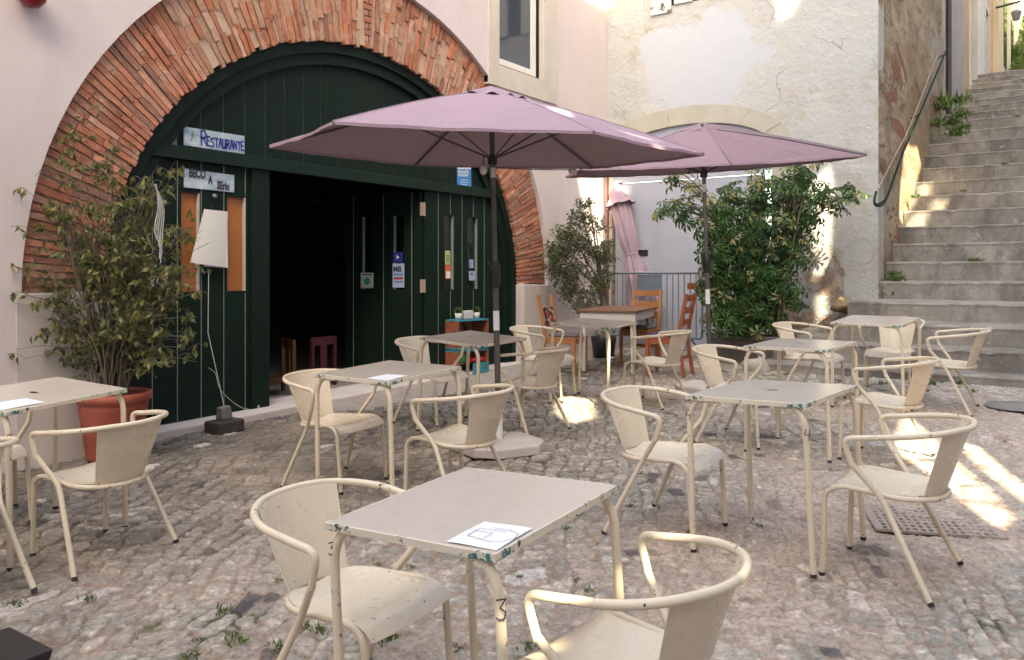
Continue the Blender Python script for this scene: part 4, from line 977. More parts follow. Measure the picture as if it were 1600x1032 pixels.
# ficus in a terracotta pot
pp = onG(178, 716); pot = empty('terracotta_pot', 'large ribbed terracotta pot standing left of the green doors', 'plant pot', pp)
prof = [(0, 0), (.19, 0), (.20, .02)]
for k in range(14): z = .05+k*.026; r = .195+.075*z/.5; prof += [(r+.005, z), (r-.001, z+.013)]
prof += [(.262, .43), (.282, .45), (.285, .50), (.268, .505), (.255, .48), (.245, .42), (0, .42)]
m = MB(); m.lathe([(r*.90, z*.95) for r, z in prof], 40); m.obj('pot_body', M_terra, pot)
m = MB(); m.lathe([(.0, .425), (.225, .42)], 24); m.obj('soil', M_soil, pot)
fic = empty('potted_ficus', 'tall bushy ficus with drooping olive leaves growing from the terracotta pot', 'plant', pp+Vector((0, 0, .42)))
rf = random.Random(21); stems = MB(); leaves = MB()
# crown outline in the survey: targets spread over the silhouette
targets = []
dpt = pp.x*cs+pp.y*sn
OUT = [(120, 200, 30), (90, 240, 40), (60, 280, 45), (140, 260, 60), (200, 290, 60), (260, 285, 50), (60, 340, 40), (120, 350, 80), (190, 360, 80), (255, 350, 60), (305, 350, 22), (40, 420, 40), (110, 430, 90), (190, 440, 90), (260, 430, 70), (295, 440, 30), (40, 480, 50), (100, 500, 80), (180, 520, 90), (250, 520, 80), (300, 480, 50), (310, 530, 30), (60, 540, 50), (130, 570, 60), (240, 560, 60), (20, 470, 30), (165, 230, 40), (230, 320, 60), (28, 290, 25), (30, 555, 25), (230, 470, 60), (280, 390, 60), (210, 400, 80)]
for (a, b, s) in OUT:
    for k in range(max(2, int(s/8))):
        targets.append(atZ(a+rf.gauss(0, s*.4), b+rf.gauss(0, s*.4), dpt+rf.uniform(-.38, .02)-.0)-fic.location)
for ti, T in enumerate(targets):
    if T.z < .05: T.z = .05+rf.random()*.1
    b0 = Vector((rf.uniform(-.09, .09), rf.uniform(-.09, .09), -.02)); h = T.z
    c1 = b0+Vector((T.x*.18, T.y*.18, h*.42+.12)); c2 = b0*.3+Vector((T.x*.62, T.y*.62, h*.78+.1))
    P = spl([b0, c1, c2, T], 5); th = rf.uniform(.003, .008)
    if ti % 3 == 0: stems.tube(P, [th*(1-.8*i/(len(P)-1)) for i in range(len(P))], 5)
    else: stems.tube(P[9:], [.003*(1-.6*i/(len(P)-10)) for i in range(len(P)-9)], 4)
    for q in range(rf.randint(2, 4)):
        i0 = rf.randint(len(P)//2-2, len(P)-1); s0 = P[i0]; tw = rv(rf); tw.z = abs(tw.z)*.5; e = s0+tw.normalized()*rf.uniform(.06, .20); tp_ = spl([s0, (s0+e)/2+Vector((0, 0, .02)), e-Vector((0, 0, .02))], 3); stems.tube(tp_, .0017, 4, cap=False)
        for z in range(rf.randint(4, 7)):
            t = rf.random(); p = s0*(1-t)+e*t+Vector((0, 0, .01))+rv(rf)*.02; d = rv(rf); d.z = -abs(d.z)-.35; leaf_quad(leaves, p, d, rv(rf), rf.uniform(.045, .075), rf.uniform(.022, .034), (rf.random(), rf.random(), 0), .25)
for k in range(9):
    a = rf.uniform(0, 6.28); stems.tube(spl([(.05*math.cos(a), .05*math.sin(a), -.05), (.12*math.cos(a), .12*math.sin(a)*.6, .35), (.26*math.cos(a), .2*math.sin(a)*.5, .8), (.35*math.cos(a), .15*math.sin(a), 1.2)], 5), [.013, .012, .011, .010, .009, .009, .008, .008, .007, .007, .006, .006, .005, .004, .004, .003], 7)
stems.obj('branches', M_bark, fic); leaves.obj('leaves', M_ficus, fic)
# ribbon decoration hanging in the ficus
p0 = atZ(243, 288, dpt-.30); rbn = MB(); 
for k in range(5): rbn.tube(spl([p0+Vector((rf.uniform(-.01, .01), rf.uniform(-.01, .01), 0)), p0+Vector((.02+.01*k, 0, -.15)), p0+Vector((.0+.015*k, .01, -.32)), p0+Vector((.03+.02*rf.random(), 0, -.42-.03*k))], 5), .0045, 5)
for k in range(10): a = rf.uniform(0, 6.28); rbn.tube([p0+Vector((.03, 0, -.62)), p0+Vector((.03+.07*math.cos(a), .03*math.sin(a), -.60-.08*abs(math.sin(a*2)))), p0+Vector((.03+.05*math.cos(a+1), 0, -.70))], .002, 4)
tag(rbn.obj('hanging_ribbon', M_rope), 'white string ornament hanging among the ficus branches', 'ornament')
# small tree by the corner
tb = onG(915, 568); tb = Vector((9.75, 5.25, gz(9.75, 5.25))); td = tb.x*cs+tb.y*sn
st = empty('corner_tree', 'slender small leaved tree in a dark tub at the corner by the barrier', 'tree', tb); rf = random.Random(9); stems = MB(); leaves = MB()
for (a, b) in ((917, 300), (908, 330), (930, 350), (895, 370), (880, 400)):
    P = spl([Vector((rf.uniform(-.05, .05), rf.uniform(-.05, .05), .25)), Vector((rf.uniform(-.04, .04), rf.uniform(-.04, .04), .8)), (atZ(a, b, td)-tb)*.6+Vector((0, 0, .35)), atZ(a, b, td)-tb], 6); stems.tube(P, [.028*(1-.9*i/(len(P)-1)) for i in range(len(P))], 6)
tr_t = stems.obj('trunk', M_bark, st)
OUT = [(917, 318, 14), (905, 340, 18), (925, 350, 20), (890, 365, 22), (880, 390, 24), (905, 385, 24), (870, 420, 22), (895, 425, 26), (930, 395, 22), (950, 400, 18), (865, 400, 14), (890, 455, 20), (930, 440, 20), (945, 430, 16), (860, 385, 10), (875, 365, 12), (915, 470, 16), (900, 480, 12), (950, 375, 10), (885, 440, 20), (930, 480, 12), (1000, 455, 0)]
tw = MB()
for a, b, s in OUT:
    for k in range(int(s*s/14)+2 if s else 0):
        c = atZ(a+rf.gauss(0, s*.42), b+rf.gauss(0, s*.42), td+rf.uniform(-.25, .25))-tb; hc = Vector((0, 0, max(.6, c.z-.3))); root_ = c+(hc-c)*min(1, .16/max(.05, (hc-c).length))+rv(rf)*.03; tw.tube(spl([root_, (root_+c)/2+Vector((0, 0, .06)), c], 3), .0028, 4, cap=False)
        for q in range(rf.randint(6, 11)):
            leaf_quad(leaves, c+rv(rf)*.07, rv(rf), rv(rf), rf.uniform(.035, .06), rf.uniform(.02, .03), (rf.random(), rf.random(), 0), .1)
tw.obj('twigs', M_bark, st); leaves.obj('crown', M_small, st)
m = MB(); m.lathe([(0, 0), (.14, 0), (.17, .26), (.165, .27), (.155, .24), (0, .24)], 24); m.obj('tub', M_black, st)
# big schefflera in a long planter
plx = 9.72; pl = empty('stone_planter', 'long grey planter trough under the dark leafy shrub', 'planter', (plx+.25, 3.33, gz(plx, 3.3)))
m = MB(); L_ = pl.location; hl = .46
def taper(m, x0, x1, y0, y1, z0, z1, k, mi=0): m.hexa([(x0+k, y0+k, z0), (x1-k, y0+k, z0), (x1-k, y1-k, z0), (x0+k, y1-k, z0), (x0, y0, z1), (x1, y0, z1), (x1, y1, z1), (x0, y1, z1)], mi)
taper(m, -.22, .22, -hl, hl, -.06, .30, .03); taper(m, -.245, .245, -hl-.025, hl+.025, .275, .325, 0); m.obj('trough', simple('grey_planter', (.11, .095, .085), .8, .2, 8, .3), pl, .008)
m = MB(); m.box(-.2, .2, -hl+.03, hl-.03, .30, .33); m.obj('soil', M_soil, pl)
sch = empty('schefflera_shrub', 'large variegated schefflera shrub filling the grey planter before the white wall', 'shrub', L_+Vector((0, 0, .3))); rf = random.Random(33); stems = MB(); leaves = MB(); sdp = (plx+.25)*cs+3.33*sn
def umbrel(c, nrm, size, tone):
    nrm = nrm.normalized(); u = nrm.orthogonal().normalized(); v = nrm.cross(u); n = rf.randint(7, 9); g = rf.random(); yel = rf.random()
    for k in range(n):
        a = 2*math.pi*k/n+rf.uniform(-.15, .15); d = (u*math.cos(a)+v*math.sin(a))*1.0-nrm*rf.uniform(.05, .55)+Vector((0, 0, -.12)); leaf_quad(leaves, c+d.normalized()*.012, d, nrm, size*rf.uniform(.8, 1.1), size*.34, (min(1, tone*.6+g*.4), (.82+.18*rf.random() if rf.random() < .6 else .3) if yel > .80 else rf.random()*.79, 0), .22, .66)
OUT = [(1130, 330, 40), (1180, 315, 42), (1225, 300, 42), (1255, 275, 30), (1248, 262, 14), (1120, 370, 42), (1170, 370, 52), (1225, 350, 50), (1265, 330, 36), (1105, 400, 24), (1125, 420, 40), (1175, 420, 55), (1230, 405, 42), (1255, 380, 25), (1120, 465, 30), (1165, 470, 50), (1215, 455, 40), (1115, 500, 22), (1160, 510, 35), (1205, 500, 36), (1240, 460, 20), (1185, 285, 20), (1100, 450, 16), (1245, 470, 15), (1285, 300, 18), (1140, 300, 20)]
hubs = []
for a, b, s in OUT:
    for k in range(int(s*s/30)+3):
        pa, pb = a+rf.gauss(0, s*.40), b+rf.gauss(0, s*.40)
        if pb > 522: pb = 500+rf.random()*20
        if pa < 1088: pa = 1092+rf.random()*20
        hubs.append((pa, pb, sdp+rf.uniform(-.42, .35)))
EX = [(1062, 335), (1048, 322), (1075, 325), (1040, 338), (1030, 330), (1060, 320), (1085, 345), (1070, 345), (1055, 275), (1046, 283), (1062, 268), (1078, 292), (1090, 300), (1040, 272), (1325, 302), (1335, 310), (1312, 308), (1345, 300), (1320, 322), (1330, 295), (1305, 315), (1292, 320)]
for a, b in EX:
    for q in range(3): hubs.append((a+rf.gauss(0, 6), b+rf.gauss(0, 6), sdp+rf.uniform(-.15, .1)))
for a, b, d in hubs:
    c = atZ(a, b, d)-sch.location; out = c-Vector((0, 0, 1.0)); out.z *= .5; front = Vector((-.8, -.3, .5)); nrm = out.normalized()*.7+front*.6+rv(rf)*.5+Vector((0, 0, .35)); tone = rf.random(); umbrel(c, nrm, rf.uniform(.075, .125), tone)
    if rf.random() < .06 or ((a < 1090 or a > 1290) and rf.random() < .4):
        s0 = Vector((rf.uniform(-.1, .1), rf.uniform(-.35, .35), 0)) if 1090 < a < 1290 else (atZ(1120 if a < 1200 else 1260, 350 if b > 300 else 330, sdp)-sch.location); stems.tube(spl([s0, s0*.5+c*.5+Vector((0, 0, .08)), c], 4), .0065, 5, cap=False)
for k in range(5):
    y = rf.uniform(-.4, .4); stems.tube(spl([(rf.uniform(-.1, .1), y, 0), (rf.uniform(-.2, .2), y*1.2, .6), (rf.uniform(-.2, .2), y*1.5, 1.2), (rf.uniform(-.2, .2), y*1.7, 1.7)], 4), .013, 7)
stems.obj('branches', simple('green_brown_stem', (.12, .10, .06), .8), sch); leaves.obj('leaves', M_scheff, sch)
# weeds
def tuft(mb, p, s, n, r): 
    for k in range(n):
        d = rv(r); d.z = abs(d.z)+.35; leaf_quad(mb, p+Vector((r.gauss(0, s*.4), r.gauss(0, s*.4), 0)), d, rv(r), s*r.uniform(.3, .8), s*r.uniform(.10, .22), (r.random(), 0, 0), .2)
wd = MB(); rw = random.Random(4)
for a, b, s in [(345, 955, .05), (25, 943, .05), (480, 980, .05), (370, 1000, .06), (310, 1000, .03), (435, 1010, .05), (300, 1027, .05), (530, 760, .04), (590, 880, .03), (670, 815, .02), (615, 995, .03), (440, 905, .03), (885, 825, .035), (810, 900, .03), (900, 905, .03), (830, 1010, .05), (920, 920, .04), (1015, 660, .03), (1000, 740, .04), (985, 790, .04), (640, 885, .03), (500, 985, .05), (600, 1000, .05), (710, 1010, .04), (1185, 820, .03), (1075, 830, .03), (1230, 585, .06), (1340, 610, .06), (1380, 600, .07), (1490, 590, .10), (1455, 600, .10), (1500, 600, .09), (1520, 612, .06), (1570, 690, .03), (1410, 760, .02), (1255, 600, .06), (1290, 600, .06), (1310, 595, .05), (140, 935, .04), (830, 930, .03), (735, 900, .03)]:
    if b > 1031 or s > .09: pass
    tuft(wd, onG(a, b)+Vector((0, 0, -.008)), s, 26, rw)
for k in range(260):
    x, y = rw.uniform(1.2, 8), rw.uniform(.2, 5.8); tuft(wd, Vector((x, y, gz(x, y)-.012)), rw.uniform(.012, .025), 5, rw)
tag(wd.obj('ground_weeds', M_weed), 'small weeds sprouting in the cobble joints', 'weeds', kind='stuff')
wd = MB()
for a, b, s, k in [(1398, 432, .16, 4), (1385, 455, .16, 4), (1395, 425, .10, 4), (1524, 404, .10, 5), (1430, 305, .10, 8), (1505, 297, .06, 9), (1570, 255, .06, 10), (1500, 195, .2, 12), (1480, 185, .3, 13), (1492, 205, .2, 12), (1470, 160, .35, 14), (1488, 150, .35, 15), (1590, 180, .06, 13), (1500, 175, .2, 13), (1520, 515, .14, 2), (1500, 520, .12, 2)]:
    p = onX(a, b, edges[k][0]+.12); tuft(wd, p-Vector((0, 0, s*.4)), s, 70, rw)
rwx = random.Random(8)
for k in range(70):
    i = rwx.randint(26, len(edges)-2); p = Vector((edges[i][0]+rwx.uniform(0, .4), rwx.uniform(.9, 1.9), edges[i][1])); tuft(wd, p, rwx.uniform(.3, .6), 60, rwx)
tag(wd.obj('step_weeds', M_weed), 'weeds and grasses growing on the stone steps', 'weeds', kind='stuff')
lt_ = MB(); rl = random.Random(77)
for k in range(110):
    x, y = rl.uniform(1.0, 8.5), rl.uniform(.0, 5.7); leaf_quad(lt_, Vector((x, y, gz(x, y)+.003)), Vector((rl.uniform(-1, 1), rl.uniform(-1, 1), rl.uniform(-.1, .25))), Vector((rl.uniform(-.3, .3), rl.uniform(-.3, .3), 1)), rl.uniform(.015, .04), rl.uniform(.008, .018), (rl.random(), 0, 0))
tag(lt_.obj('leaf_litter', simple('dry_brown_leaf', (.20, .11, .05), .9)), 'tiny dry leaves scattered over the cobbles', 'leaf litter', kind='stuff')
# trees at the head of the stairs
for ti, (x, y, z, r, lb) in enumerate(((47, 3.0, 16.5, 4.0, 'bright green tree beyond the yellow house at the stair top'), (52, -1.0, 15.5, 5.0, 'broad light green tree behind the far lantern'))):
    tr = empty('far_tree', lb, 'tree', (x, y, z-5)); m = MB(); m.tube([(0, 0, -6), (.1, 0, 2), (.2, .2, 4)], [.35, .28, .12], 8); m.obj('trunk', M_bark, tr); m = MB(); rr = random.Random(ti)
    for k in range(2600):
        v = rv(rr); v = v.normalized()*(rr.random()**.4); p = Vector((v.x*r, v.y*r, 4.5+v.z*r*.9))+rv(rr)*.4; leaf_quad(m, p, rv(rr), rv(rr), .42, .26, (rr.random(), 0, 0))
    m.obj('crown', M_far, tr)
# ------------------------------------------------------------------ barrier, wooden furniture
XBAR = 10.75
ya, yb = onX(932, 427, XBAR).y, onX(1097, 426, XBAR).y; zt_ = EYE-.005; zg = gz(XBAR, 5)
bar = empty('crowd_barrier', 'grey steel crowd barrier standing in front of the pale blue doors', 'barrier', (XBAR, (ya+yb)/2, zg)); h2 = abs(ya-yb)/2; H_ = zt_-zg
m = MB(); m.tube(fillet([(0, h2, .15), (0, h2, H_), (0, -h2, H_), (0, -h2, .15), (0, h2, .15)], .06, 5), .019, 8); m.obj('frame', M_grey, bar)
m = MB(); nb = 19
for k in range(1, nb): y = -h2+2*h2*k/nb; m.tube([(0, y, .15), (0, y, H_)], .0085, 6)
m.obj('bars', M_grey, bar)
for s_ in (-1, 1):
    m = MB(); m.tube([(-.22, s_*h2*.8, 0), (-.2, s_*h2*.8, .03), (0, s_*h2*.8, .14), (.2, s_*h2*.8, .03), (.22, s_*h2*.8, 0)], .014, 6); m.obj('foot', M_grey, bar)
pa, pb = onX(996, 431, XBAR-.05), onX(1033, 455, XBAR-.05); m = MB(); m.box(XBAR-.06, XBAR-.045, pb.y, pa.y, pb.z-.02, pa.z); m.box(XBAR-.065, XBAR-.04, pb.y, pa.y, pa.z, pa.z+.012)
tag(m.obj('metal_plate', simple('scuffed_blue_grey_plate', (.13, .16, .19), .6, .3, 12), None, .003), 'blue grey metal plate hung on the crowd barrier', 'plate')
fFL, fFR, fBR = onG(902, 590), onG(990, 593), onG(1025.6, 558.5)
ctr = (fFL+fBR)/2; ex = (fFR-fFL); ey = (fBR-fFR); wx_, wy_ = ex.length, ey.length; hd = math.atan2(ex.y, ex.x)
wt = empty('dining_table', 'wooden dining table with brown plank top and white apron and legs', 'table', (ctr.x, ctr.y, gz(ctr.x, ctr.y)), hd)
Hh = EYE-(487.5-ROW0)/FPX*(fFR.x*cs+fFR.y*sn)-wt.location.z
wy_ = min(wy_, 1.2)
m = MB(); m.box(-wx_/2-.04, wx_/2+.03, -wy_/2-.03, wy_/2+.03, Hh-.028, Hh); m.obj('table_top', M_woodtop, wt, .004)
m = MB(); t_ = .02
for b in ((-wx_/2, wx_/2, -wy_/2-.005, -wy_/2+t_), (-wx_/2, wx_/2, wy_/2-t_, wy_/2), (-wx_/2-.003, -wx_/2+t_, -wy_/2+t_+.002, wy_/2-t_-.002), (wx_/2-t_, wx_/2+.003, -wy_/2+t_+.002, wy_/2-t_-.002)): m.box(b[0], b[1], b[2], b[3], Hh-.115, Hh-.03)
m.obj('apron', M_whitewood, wt)
for sx in (-1, 1):
    for sy in (-1, 1):
        m = MB(); x, y = sx*(wx_/2-.028), sy*(wy_/2-.028); m.hexa([(x-.018, y-.018, 0), (x+.018, y-.018, 0), (x+.018, y+.018, 0), (x-.018, y+.018, 0), (x-.03, y-.03, Hh-.032), (x+.03, y-.03, Hh-.032), (x+.03, y+.03, Hh-.032), (x-.03, y+.03, Hh-.032)]); m.obj('leg', M_whitewood, wt)
def ladder_chair(label, loc, head, mat, cushion=None, deco=False, slats=3, S=.92):
    r = empty('wooden_chair', label, 'chair', loc, head-math.pi/2, 'ladder back wooden chairs around the dining table'); r.scale = (S, S, S)
    for s in (-1, 1):
        m = MB(); m.hexa([(s*.19-.018, .19-.018, 0), (s*.19+.018, .19-.018, 0), (s*.19+.018, .19+.018, 0), (s*.19-.018, .19+.018, 0), (s*.19-.02, .17, .44), (s*.19+.02, .17, .44), (s*.19+.02, .21, .44), (s*.19-.02, .21, .44)]); m.obj('leg', mat, r)
        m = MB(); 
        for (z0, y0, z1, y1) in ((0, -.26, .45, -.19), (.45, -.19, .98, -.29)): m.hexa([(s*.19-.018, y0-.02, z0), (s*.19+.018, y0-.02, z0), (s*.19+.018, y0+.02, z0), (s*.19-.018, y0+.02, z0), (s*.19-.018, y1-.018, z1), (s*.19+.018, y1-.018, z1), (s*.19+.018, y1+.018, z1), (s*.19-.018, y1+.018, z1)])
        m.obj('rear_leg', mat, r)
    m = MB(); m.box(-.205, .205, -.17, .215, .442, .462); m.obj('seat', mat, r, .004)
    m = MB(); m.box(-.17, .17, .175, .195, .38, .44); m.box(-.17, .17, -.2, -.18, .38, .44); m.box(-.2, -.18, -.17, .17, .38, .44); m.box(.18, .2, -.17, .17, .38, .44); m.box(-.17, .17, -.225, -.21, .2, .24); m.obj('seat_rail', mat, r)
    for k in range(slats):
        z = .60+k*.145; y = -.19-.10*(z-.45)/.53; m = MB(); m.sheet([[(x, y-.015*(1-(x/.17)**2), z+dz) for dz in (0, .04, .075)] for x in (-.17, -.09, 0, .09, .17)], .014); m.obj('slat', mat, r)
    if cushion: m = MB(); m.box(-.19, .19, -.16, .20, .464, .50); m.obj('cushion', cushion, r, .015)
    if deco:
        mm = NT('patterned_fabric'); vor = mm.n('ShaderNodeTexVoronoi'); vor.inputs['Scale'].default_value = 22; mm.l(mm.co, vor.inputs['Vector']); cc = mm.ramp(vor.outputs['Color'], .45, .5, (.02, .015, .015, 1), (.42, .30, .22, 1)); rd = mm.mix(mm.ramp(mm.noise(9, 2), .55, .57), cc, (.30, .03, .03)); 
        m = MB(); m.sheet([[(x, -.205-.10*(z-.45)/.53+.035, z) for z in (.58, .7, .82)] for x in (-.13, 0, .13)], .02); m.obj('patterned_cover', mm.done(rd, .9), r)
    return r
pz = lambda p: Vector((p.x, p.y, gz(p.x, p.y)))
ladder_chair('orange pine chair with patterned backrest cover at the left of the dining table', pz(onG(884, 584)), R(-82), M_orangewood, M_cushion, True, 2)
ladder_chair('orange brown chair behind the dining table, its back against the barrier', pz(onG(1000, 568)), R(185), M_orangewood, M_cushion, False, 3)
q = onG(1076, 587); ladder_chair('reddish ladder back chair with navy cushion at the right of the dining table', pz(q+Vector((-.03, .24, 0))), R(97), M_redwood, M_navy, False, 4)
# crate shelf
sp = onG(738, 592); shl = empty('crate_shelf', 'two stacked turquoise and orange crates used as a shelf beside the green doors', 'shelf', (sp.x, sp.y+.10, gz(sp.x, sp.y)), R(-8))
M_turq = chipped('turquoise_paint', (.03, .22, .27), (.2, .12, .07), .6, 9, .6); M_orng = chipped('orange_painted_crate', (.27, .085, .045), (.10, .05, .03), .56, 12, .6)
sc = .0
for k, z in enumerate((0, .36)):
    W_, D_, h_ = .25, .14, .35
    for b in ((-W_, W_, -D_, D_, 0, .018), (-W_, W_, -D_, D_, h_-.018, h_-.002), ): m = MB(); m.box(b[0], b[1], b[2], b[3], z+b[4], z+b[5]); m.obj('crate_board', M_turq, shl)
    m = MB(); m.box(-W_, -W_+.016, -D_+.002, D_-.002, z+.018, z+h_-.018); m.box(W_-.016, W_, -D_+.002, D_-.002, z+.018, z+h_-.018); m.box(-W_+.016, W_-.016, D_-.016, D_-.004, z+.018, z+h_-.018); m.obj('crate_side', M_orng, shl)
m = MB(); m.box(-.02, .24, -.155, -.142, .0, .19); m.obj('front_board', M_turq, shl)
rr = random.Random(3)
def at_shelf(x, y, z): return shl.matrix_world @ Vector((x, y, z))
bpy.context.view_layer.update()
M_red = simple('red_cloth', (.40, .012, .02), .8); M_gr = simple('bright_green_plastic', (.02, .16, .03), .4); M_yl = simple('yellow_green_plastic', (.35, .40, .03), .5)
m = MB()
for k in range(9): x = -.19+.045*k; m.lathe([(0, .0), (.045, .01), (.04, .05), (0, .06)], 10, (x, -.02+rr.uniform(-.03, .03), .0))
o = tag(m.obj('red_cloth', M_red), 'crumpled red cloth lying in the lower crate', 'cloth'); o.matrix_world = shl.matrix_world @ Matrix.Translation((.03, -.03, .19))
m = MB(); m.lathe([(0, 0), (.05, 0), (.08, .05), (.075, .12), (.03, .16), (0, .16)], 16); o = tag(m.obj('green_watering_can', M_gr), 'bright green plastic jug in the lower crate', 'jug'); o.matrix_world = shl.matrix_world @ Matrix.Translation((-.15, -.05, .02+.16))
m = MB(); m.lathe([(0, 0), (.04, 0), (.05, .05), (.045, .06), (0, .055)], 14); o = tag(m.obj('yellow_bowl', M_yl), 'small yellow green bowl on the middle crate board', 'bowl'); o.matrix_world = shl.matrix_world @ Matrix.Translation((.0, -.07, .38))
for k, (x, lb) in enumerate(((-.14, 'white mini pot with a round cactus on the left of the crate shelf'), (.16, 'white mini pot with a dark succulent on the right of the crate shelf'))):
    pt = empty('mini_pot', lb, 'plant pot', at_shelf(x, -.02, .712), 0, 'white mini pots on the crate shelf'); m = MB(); m.lathe([(0, 0), (.035, 0), (.045, .07), (.04, .07), (0, .06)], 16); m.obj('pot_body', M_whitewood, pt)
    m = MB()
    for q in range(90): v = rv(rr).normalized(); leaf_quad(m, Vector((0, 0, .095))+v*.035, v+Vector((0, 0, .2)), rv(rr), .022, .012, (rr.random(), 0, 0))
    m.obj('succulent', M_weed, pt)
m = MB(); m.box(-.075, .075, -.03, .03, 0, .10); o = tag(m.obj('patterned_box', simple('floral_tin', (.50, .45, .46), .5, .35, 30), None, .01), 'whitish floral tin box between the two mini pots', 'box'); o.matrix_world = shl.matrix_world @ Matrix.Translation((.01, -.02, .712))
# ------------------------------------------------------------------ signs and papers on the green doors
def board_sign(name, label, corners, y, mat, cat='sign', th=.012):
    P = [onY(a, b, y) for a, b in corners]     # TL, TR, BR, BL
    c = sum(P, Vector())/4; r = empty(name, label, cat, c); m = MB(); Q = [p-c for p in P]
    m.hexa([Q[3], Q[2], Q[2]+Vector((0, th, 0)), Q[3]+Vector((0, th, 0)), Q[0], Q[1], Q[1]+Vector((0, th, 0)), Q[0]+Vector((0, th, 0))]); m.obj('board', mat, r)
    X = (P[1]-P[0]); Z = (P[0]-P[3]); return r, c, P, X, Z
def bsign():
    m = NT('pale_blue_painted_board'); n = m.noise(4, 5, .6, stretch=(1, 1, 4)); return m.done(m.mix(m.ramp(n, .4, .65), (.22, .33, .42), (.50, .56, .60)), .6)
M_bsign = bsign()
r, c, P, X, Z = board_sign('restaurant_sign', 'pale blue board with hand painted RESTAURANTE and a spoon', [(287, 198), (382, 213), (382, 241), (288, 227)], YD-.022, M_bsign)
SF = {'R': [[(0, 0), (0, 1), (.4, 1), (.55, .78), (.4, .52), (0, .5)], [(.2, .5), (.6, 0)]], 'E': [[(.5, 1), (0, 1), (0, 0), (.5, 0)], [(0, .5), (.4, .5)]], 'S': [[(.5, .9), (.25, 1), (.02, .8), (.1, .58), (.42, .45), (.5, .2), (.25, 0), (0, .1)]],
 'T': [[(0, 1), (.6, 1)], [(.3, 1), (.3, 0)]], 'A': [[(0, 0), (.3, 1), (.58, 0)], [(.1, .38), (.48, .38)]], 'U': [[(0, 1), (.02, .25), (.2, 0), (.4, .1), (.5, .4), (.5, 1)], [(.5, .3), (.52, 0)]], 'N': [[(0, 0), (.02, 1), (.48, .05), (.5, 1)]], 'B': [[(0, 0), (0, 1), (.35, 1), (.45, .78), (.3, .55), (0, .53)], [(.3, .53), (.52, .3), (.38, 0), (0, 0)]],
 'C': [[(.5, .85), (.3, 1), (.05, .8), (0, .5), (.08, .15), (.3, 0), (.5, .15)]], 'O': [[(.27, 1), (.03, .75), (.03, .25), (.27, 0), (.5, .25), (.5, .75), (.27, 1)]], 'I': [[(.1, 1), (.1, 0)]], 'r': [[(.05, 0), (.05, .7)], [(.05, .5), (.25, .7), (.4, .62)]], 'i': [[(.1, 0), (.1, .6)], [(.1, .85), (.1, .9)]], 'o': [[(.22, .7), (.02, .35), (.22, 0), (.42, .35), (.22, .7)]]}
W_ = X.length; Hs = Z.length; Xn = X.normalized(); Zn = Z.normalized(); Mx = Matrix((Xn, Zn, Vector((0, -1, 0)))).transposed().to_4x4(); Mx.translation = Vector((0, -.0035, 0))
m = MB(); x = -.23*W_
for k, ch in enumerate('RESTAURANTE'):
    s = Hs*(.80 if k == 0 else .50); wdt = .62*s*(.62 if k == 0 else .80)
    for stl in SF[ch]: ribbon(m, [(x+p[0]*s*(.72 if k == 0 else .72), -.36*Hs+p[1]*s+.004*math.sin(k*2.)) for p in stl], 0.014 if k == 0 else .0125, Mx)
    x += W_*(.092 if k == 0 else .0635)
m.obj('lettering', M_blueink, r)
m = MB(); ribbon(m, [(-.38*W_, -.25*Hs), (-.345*W_, .1*Hs)], .008, Mx); m.lathe([(0, .002), (.014, .0), (.018, -.001)], 10, (0, 0, 0)); 
m = MB(); ribbon(m, [(-.40*W_, -.28*Hs), (-.365*W_, .12*Hs)], .008, Mx)
ribbon(m, [(-.365*W_, .12*Hs), (-.355*W_, .30*Hs)], .022, Mx); m.obj('spoon_emblem', simple('dull_metal', (.25, .21, .19), .4), r)
r, c, P, X, Z = board_sign('name_sign', 'grey blue board with black stencilled words BECO A SErio', [(288.5, 263.5), (366, 274), (366, 301), (288.5, 293)], YD-.012, M_bsign)
W_ = X.length; Hs = Z.length; Xn = X.normalized(); Zn = Z.normalized(); Mx = Matrix((Xn, Zn, Vector((0, -1, 0)))).transposed().to_4x4()
for txt, fx, fz, s in (('BECO', -.42, .10, .10), ('A', -.04, -.14, .095), ('SErio', .14, -.38, .095)):
    textmesh(txt, s, Mx @ Matrix.Translation((fx*W_, fz*Hs, .003)) @ Matrix.Diagonal((.62, 1, 1, 1)), 'lettering', M_ink, r, .0045)
# blue sticker above the lintel
r, c, P, X, Z = board_sign('blue_notice', 'blue and white INSTALACOES PROTEGIDAS notice above the right door leaf', [(714, 256), (736, 256.5), (736.5, 293.5), (714.5, 291)], YD-.006, simple('notice_blue', (.03, .22, .50), .4, .05), th=.003)
W_ = X.length; Hs = Z.length; Mx = Matrix((X.normalized(), Z.normalized(), Vector((0, -1, 0)))).transposed().to_4x4()
m = MB(); m.add([Mx @ Vector(v) for v in ((-W_*.48, Hs*.28, .002), (W_*.48, Hs*.28, .002), (W_*.48, Hs*.49, .002), (-W_*.48, Hs*.49, .002))], [(0, 1, 2, 3)]); m.obj('white_band', M_paper, r)
textmesh('INSTALAÇÕES', .045, Mx @ Matrix.Translation((-W_*.44, Hs*.10, .002)) @ Matrix.Diagonal((.72, 1, 1, 1)), 'lettering', M_paper, r, .001)
textmesh('PROTEGIDAS', .045, Mx @ Matrix.Translation((-W_*.44, -.05*Hs, .002)) @ Matrix.Diagonal((.74, 1, 1, 1)), 'lettering', M_paper, r, .001)
m = MB(); 
for zq, wq in ((-.22, .5), (-.33, .6), (-.42, .4)): ribbon(m, [(-wq*W_/2, zq*Hs), (wq*W_/2, zq*Hs)], .006, Mx)
m.obj('small_print', M_paper, r)
